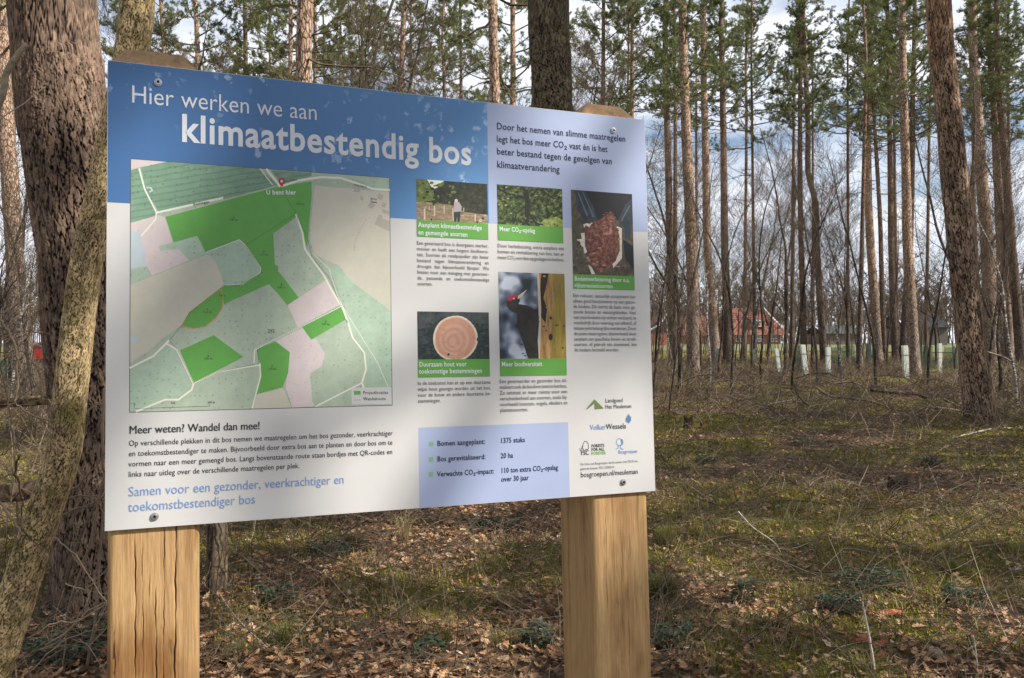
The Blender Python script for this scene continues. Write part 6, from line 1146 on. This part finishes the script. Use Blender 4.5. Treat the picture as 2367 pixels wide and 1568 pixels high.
# separate tufts and leafy plants one can point to
def grass_tuft(label, x, y, h, n=150, tint=(.3, .7), spread=.07, w=.004):
    p, d = on_ground(x, y); r_ = np.random.default_rng(int(x)); a = r_.uniform(0, 6.28, n); rad = r_.uniform(0, 1, n) * spread; hh = h * d / F * r_.uniform(.5, 1.15, n); B = np.stack([rad * np.cos(a), rad * np.sin(a), 0 * a - .01], -1); a2 = a + r_.normal(0, .5, n); ben = r_.uniform(.15, .9, n); o = np.stack([np.cos(a2), np.sin(a2), 0 * a2], -1); s = np.stack([-np.sin(a2), np.cos(a2), 0 * a2], -1) * w / 2
    Mi = B + o * (hh * ben * .3)[:, None] + np.array([0, 0, 1.]) * (hh * .65)[:, None]; T_ = B + o * (hh * ben)[:, None] + np.array([0, 0, 1.]) * (hh * (1 - .3 * ben))[:, None]; V = np.stack([B - s, B + s, Mi - s * .8, Mi + s * .8, T_], 1).reshape(-1, 3); f = np.array([[0, 1, 3], [0, 3, 2], [2, 3, 4]]); g = Geo(); g.add(V, (f[None] + (np.arange(n) * 5)[:, None, None]).reshape(-1, 3), np.repeat(r_.uniform(*tint, n), 5))
    o = g.obj('grass_tuft', GRASS); o.location = Vector([float(v) for v in p]); tag(o, label, 'grass tuft', 'grass tufts on the forest floor')
for l, x, y, h, n, t in (('bright green grass tuft beside the right post, upper one', 1540, 1262, 58, 320, (.4, .85)), ('dark green grass tuft beside the right post, lower one', 1532, 1390, 80, 420, (.15, .6)), ('tall pale straw tuft under the board, left of the right post', 935, 1250, 85, 90, (.85, 1)), ('green grass tuft under the board right of the fence post', 812, 1270, 50, 300, (.3, .6)),
                         ('green grass tuft at the left front between the posts', 655, 1490, 60, 260, (.25, .6)), ('small bright green tuft in the middle between the posts', 1022, 1478, 36, 160, (.4, .7)), ('small green tuft just left of the right post foot', 1172, 1490, 40, 170, (.35, .7)), ('green tuft left of the greenish bent stem', 1767, 1450, 34, 150, (.3, .6)), ('green tuft at the bottom edge on the right', 2000, 1560, 60, 150, (.35, .7)), ('grass tuft right of the dark stick', 2200, 1330, 46, 240, (.2, .6)), ('small tuft at the left front by the left post', 560, 1520, 44, 180, (.25, .6))):
    grass_tuft(l, x, y, h, n, t)
def bramble(label, x, y, w, n, seed, sz=.028):
    p, d = on_ground(x, y); r_ = np.random.default_rng(seed); W = w * d / F / 2; root = empty('bramble_plant', p, label, 'bramble', 'leafy brambles on the forest floor'); g = Geo(); P0, P1 = [], []
    for i in range(n):
        a = r_.uniform(0, 6.28); q = r_.uniform(0, 1) ** .5 * W; c = np.array([q * math.cos(a), q * math.sin(a) * .8, r_.uniform(.03, .12)]); P0.append(c * [.6, .6, 0]); P1.append(c)
        for b in (-1, 0, 1):
            t = a + b * 1.15 + r_.normal(0, .2); dr = np.array([math.cos(t), math.sin(t), r_.uniform(-.3, .3)]); sd = norm(np.cross(dr, [0, 0, 1])); s = sz * r_.uniform(.7, 1.3); up = np.array([0, 0, .18 * s]); V = [c, c + dr * s * .5 + sd * s * .42 + up, c + dr * s * 1.1 + sd * s * .34 + up, c + dr * s * 1.6 - up, c + dr * s * 1.1 - sd * s * .34 + up, c + dr * s * .5 - sd * s * .42 + up, c + dr * s * .8]
            g.add(V, [[0, 1, 6], [1, 2, 6], [2, 3, 6], [3, 4, 6], [4, 5, 6], [5, 0, 6]], float(np.clip(r_.normal(.5, .25), 0, 1)))
    g.obj('foliage', BRAMBLE, root); V, Fc = sticks(np.array(P0), np.array(P1), .0018, .0012); g = Geo(); g.add(V, Fc, .4); g.obj('stem', TWIG, root)
for i, (l, x, y, w, n) in enumerate((('dark green bramble patch above the bark pieces', 1945, 1420, 90, 55), ('wide dark green bramble patch in the middle of the right floor', 2010, 1362, 150, 80), ('small round bramble right of the right post', 1717, 1392, 44, 26), ('dark bramble patch near the board edge', 1637, 1075, 60, 60), ('bramble at the far right on the dark soil', 2230, 1400, 90, 40), ('bramble with large leaves by the left post foot', 640, 1400, 80, 30), ('dark bramble at the foot of the leaning stem', 150, 1530, 150, 60), ('dark bramble at the lower left beside the post', 225, 1500, 60, 26),
                                     ('green leafed bramble at the bottom between the posts', 985, 1535, 70, 16), ('bramble in front of the right post by the grass', 1250, 1500, 70, 28), ('bramble patch at the lower right corner', 1560, 1500, 80, 24), ('bramble leaves beside the broken branch', 760, 1290, 90, 50), ('bramble patch under the board near the right post', 1150, 1230, 120, 60), ('bramble around the ivy grown stump', 2145, 1080, 60, 60), ('bramble patch below the brushwood heaps', 1850, 1030, 60, 60))):
    bramble(l, x, y, w, n, 300 + i)
# red car far off behind the fence, seen in a gap beside the thick pine
def car():
    d = 56.0; p = at(118, HOR, d); p[2] = float(gz(p[0], p[1])); root = empty('parked_car', p, 'red car parked far off, glimpsed left of the thick pine', 'car'); RED = plain('car_red', (.36, .02, .015), .3, .5, .03); g = Geo()
    prof = [(-2.0, .35), (-2.0, .75), (-1.75, .92), (-.95, 1.0), (-.35, 1.42), (.95, 1.42), (1.55, 1.02), (1.95, .92), (2.0, .35)]; V = [(x, y, z) for y in (-.8, .8) for x, z in prof]; n = len(prof)
    Fc = [[0, i, i + 1] for i in range(1, n - 1)] + [[n, n + i + 1, n + i] for i in range(1, n - 1)] + [q for i in range(n) for q in ([i, n + i, n + (i + 1) % n], [i, n + (i + 1) % n, (i + 1) % n])]; g.add(V, Fc); g.obj('body', RED, root)
    g = Geo(); V = [(x, y, z) for y in (-.812, .812) for x, z in ((-.75, 1.02), (-.3, 1.34), (.9, 1.34), (1.35, 1.02))]; g.add(V, [[0, 1, 2], [0, 2, 3], [4, 6, 5], [4, 7, 6]]); g.obj('side_window', GLS, root)
    for x in (-1.25, 1.3):
        for y in (-.8, .8):
            g = Geo(); V, Fc = tube([(x, y - .1, .31), (x, y + .1, .31)], [.31, .31], 18); g.add(V, Fc); w_ = g.obj('wheel', plain('tyre', (.02, .02, .02)), root, smooth=False)
    for y in (-.55, .55): g = Geo(); box(g, 1.97, 2.02, y - .18, y + .18, .66, .80); g.obj('headlight', WTR, root)
car()
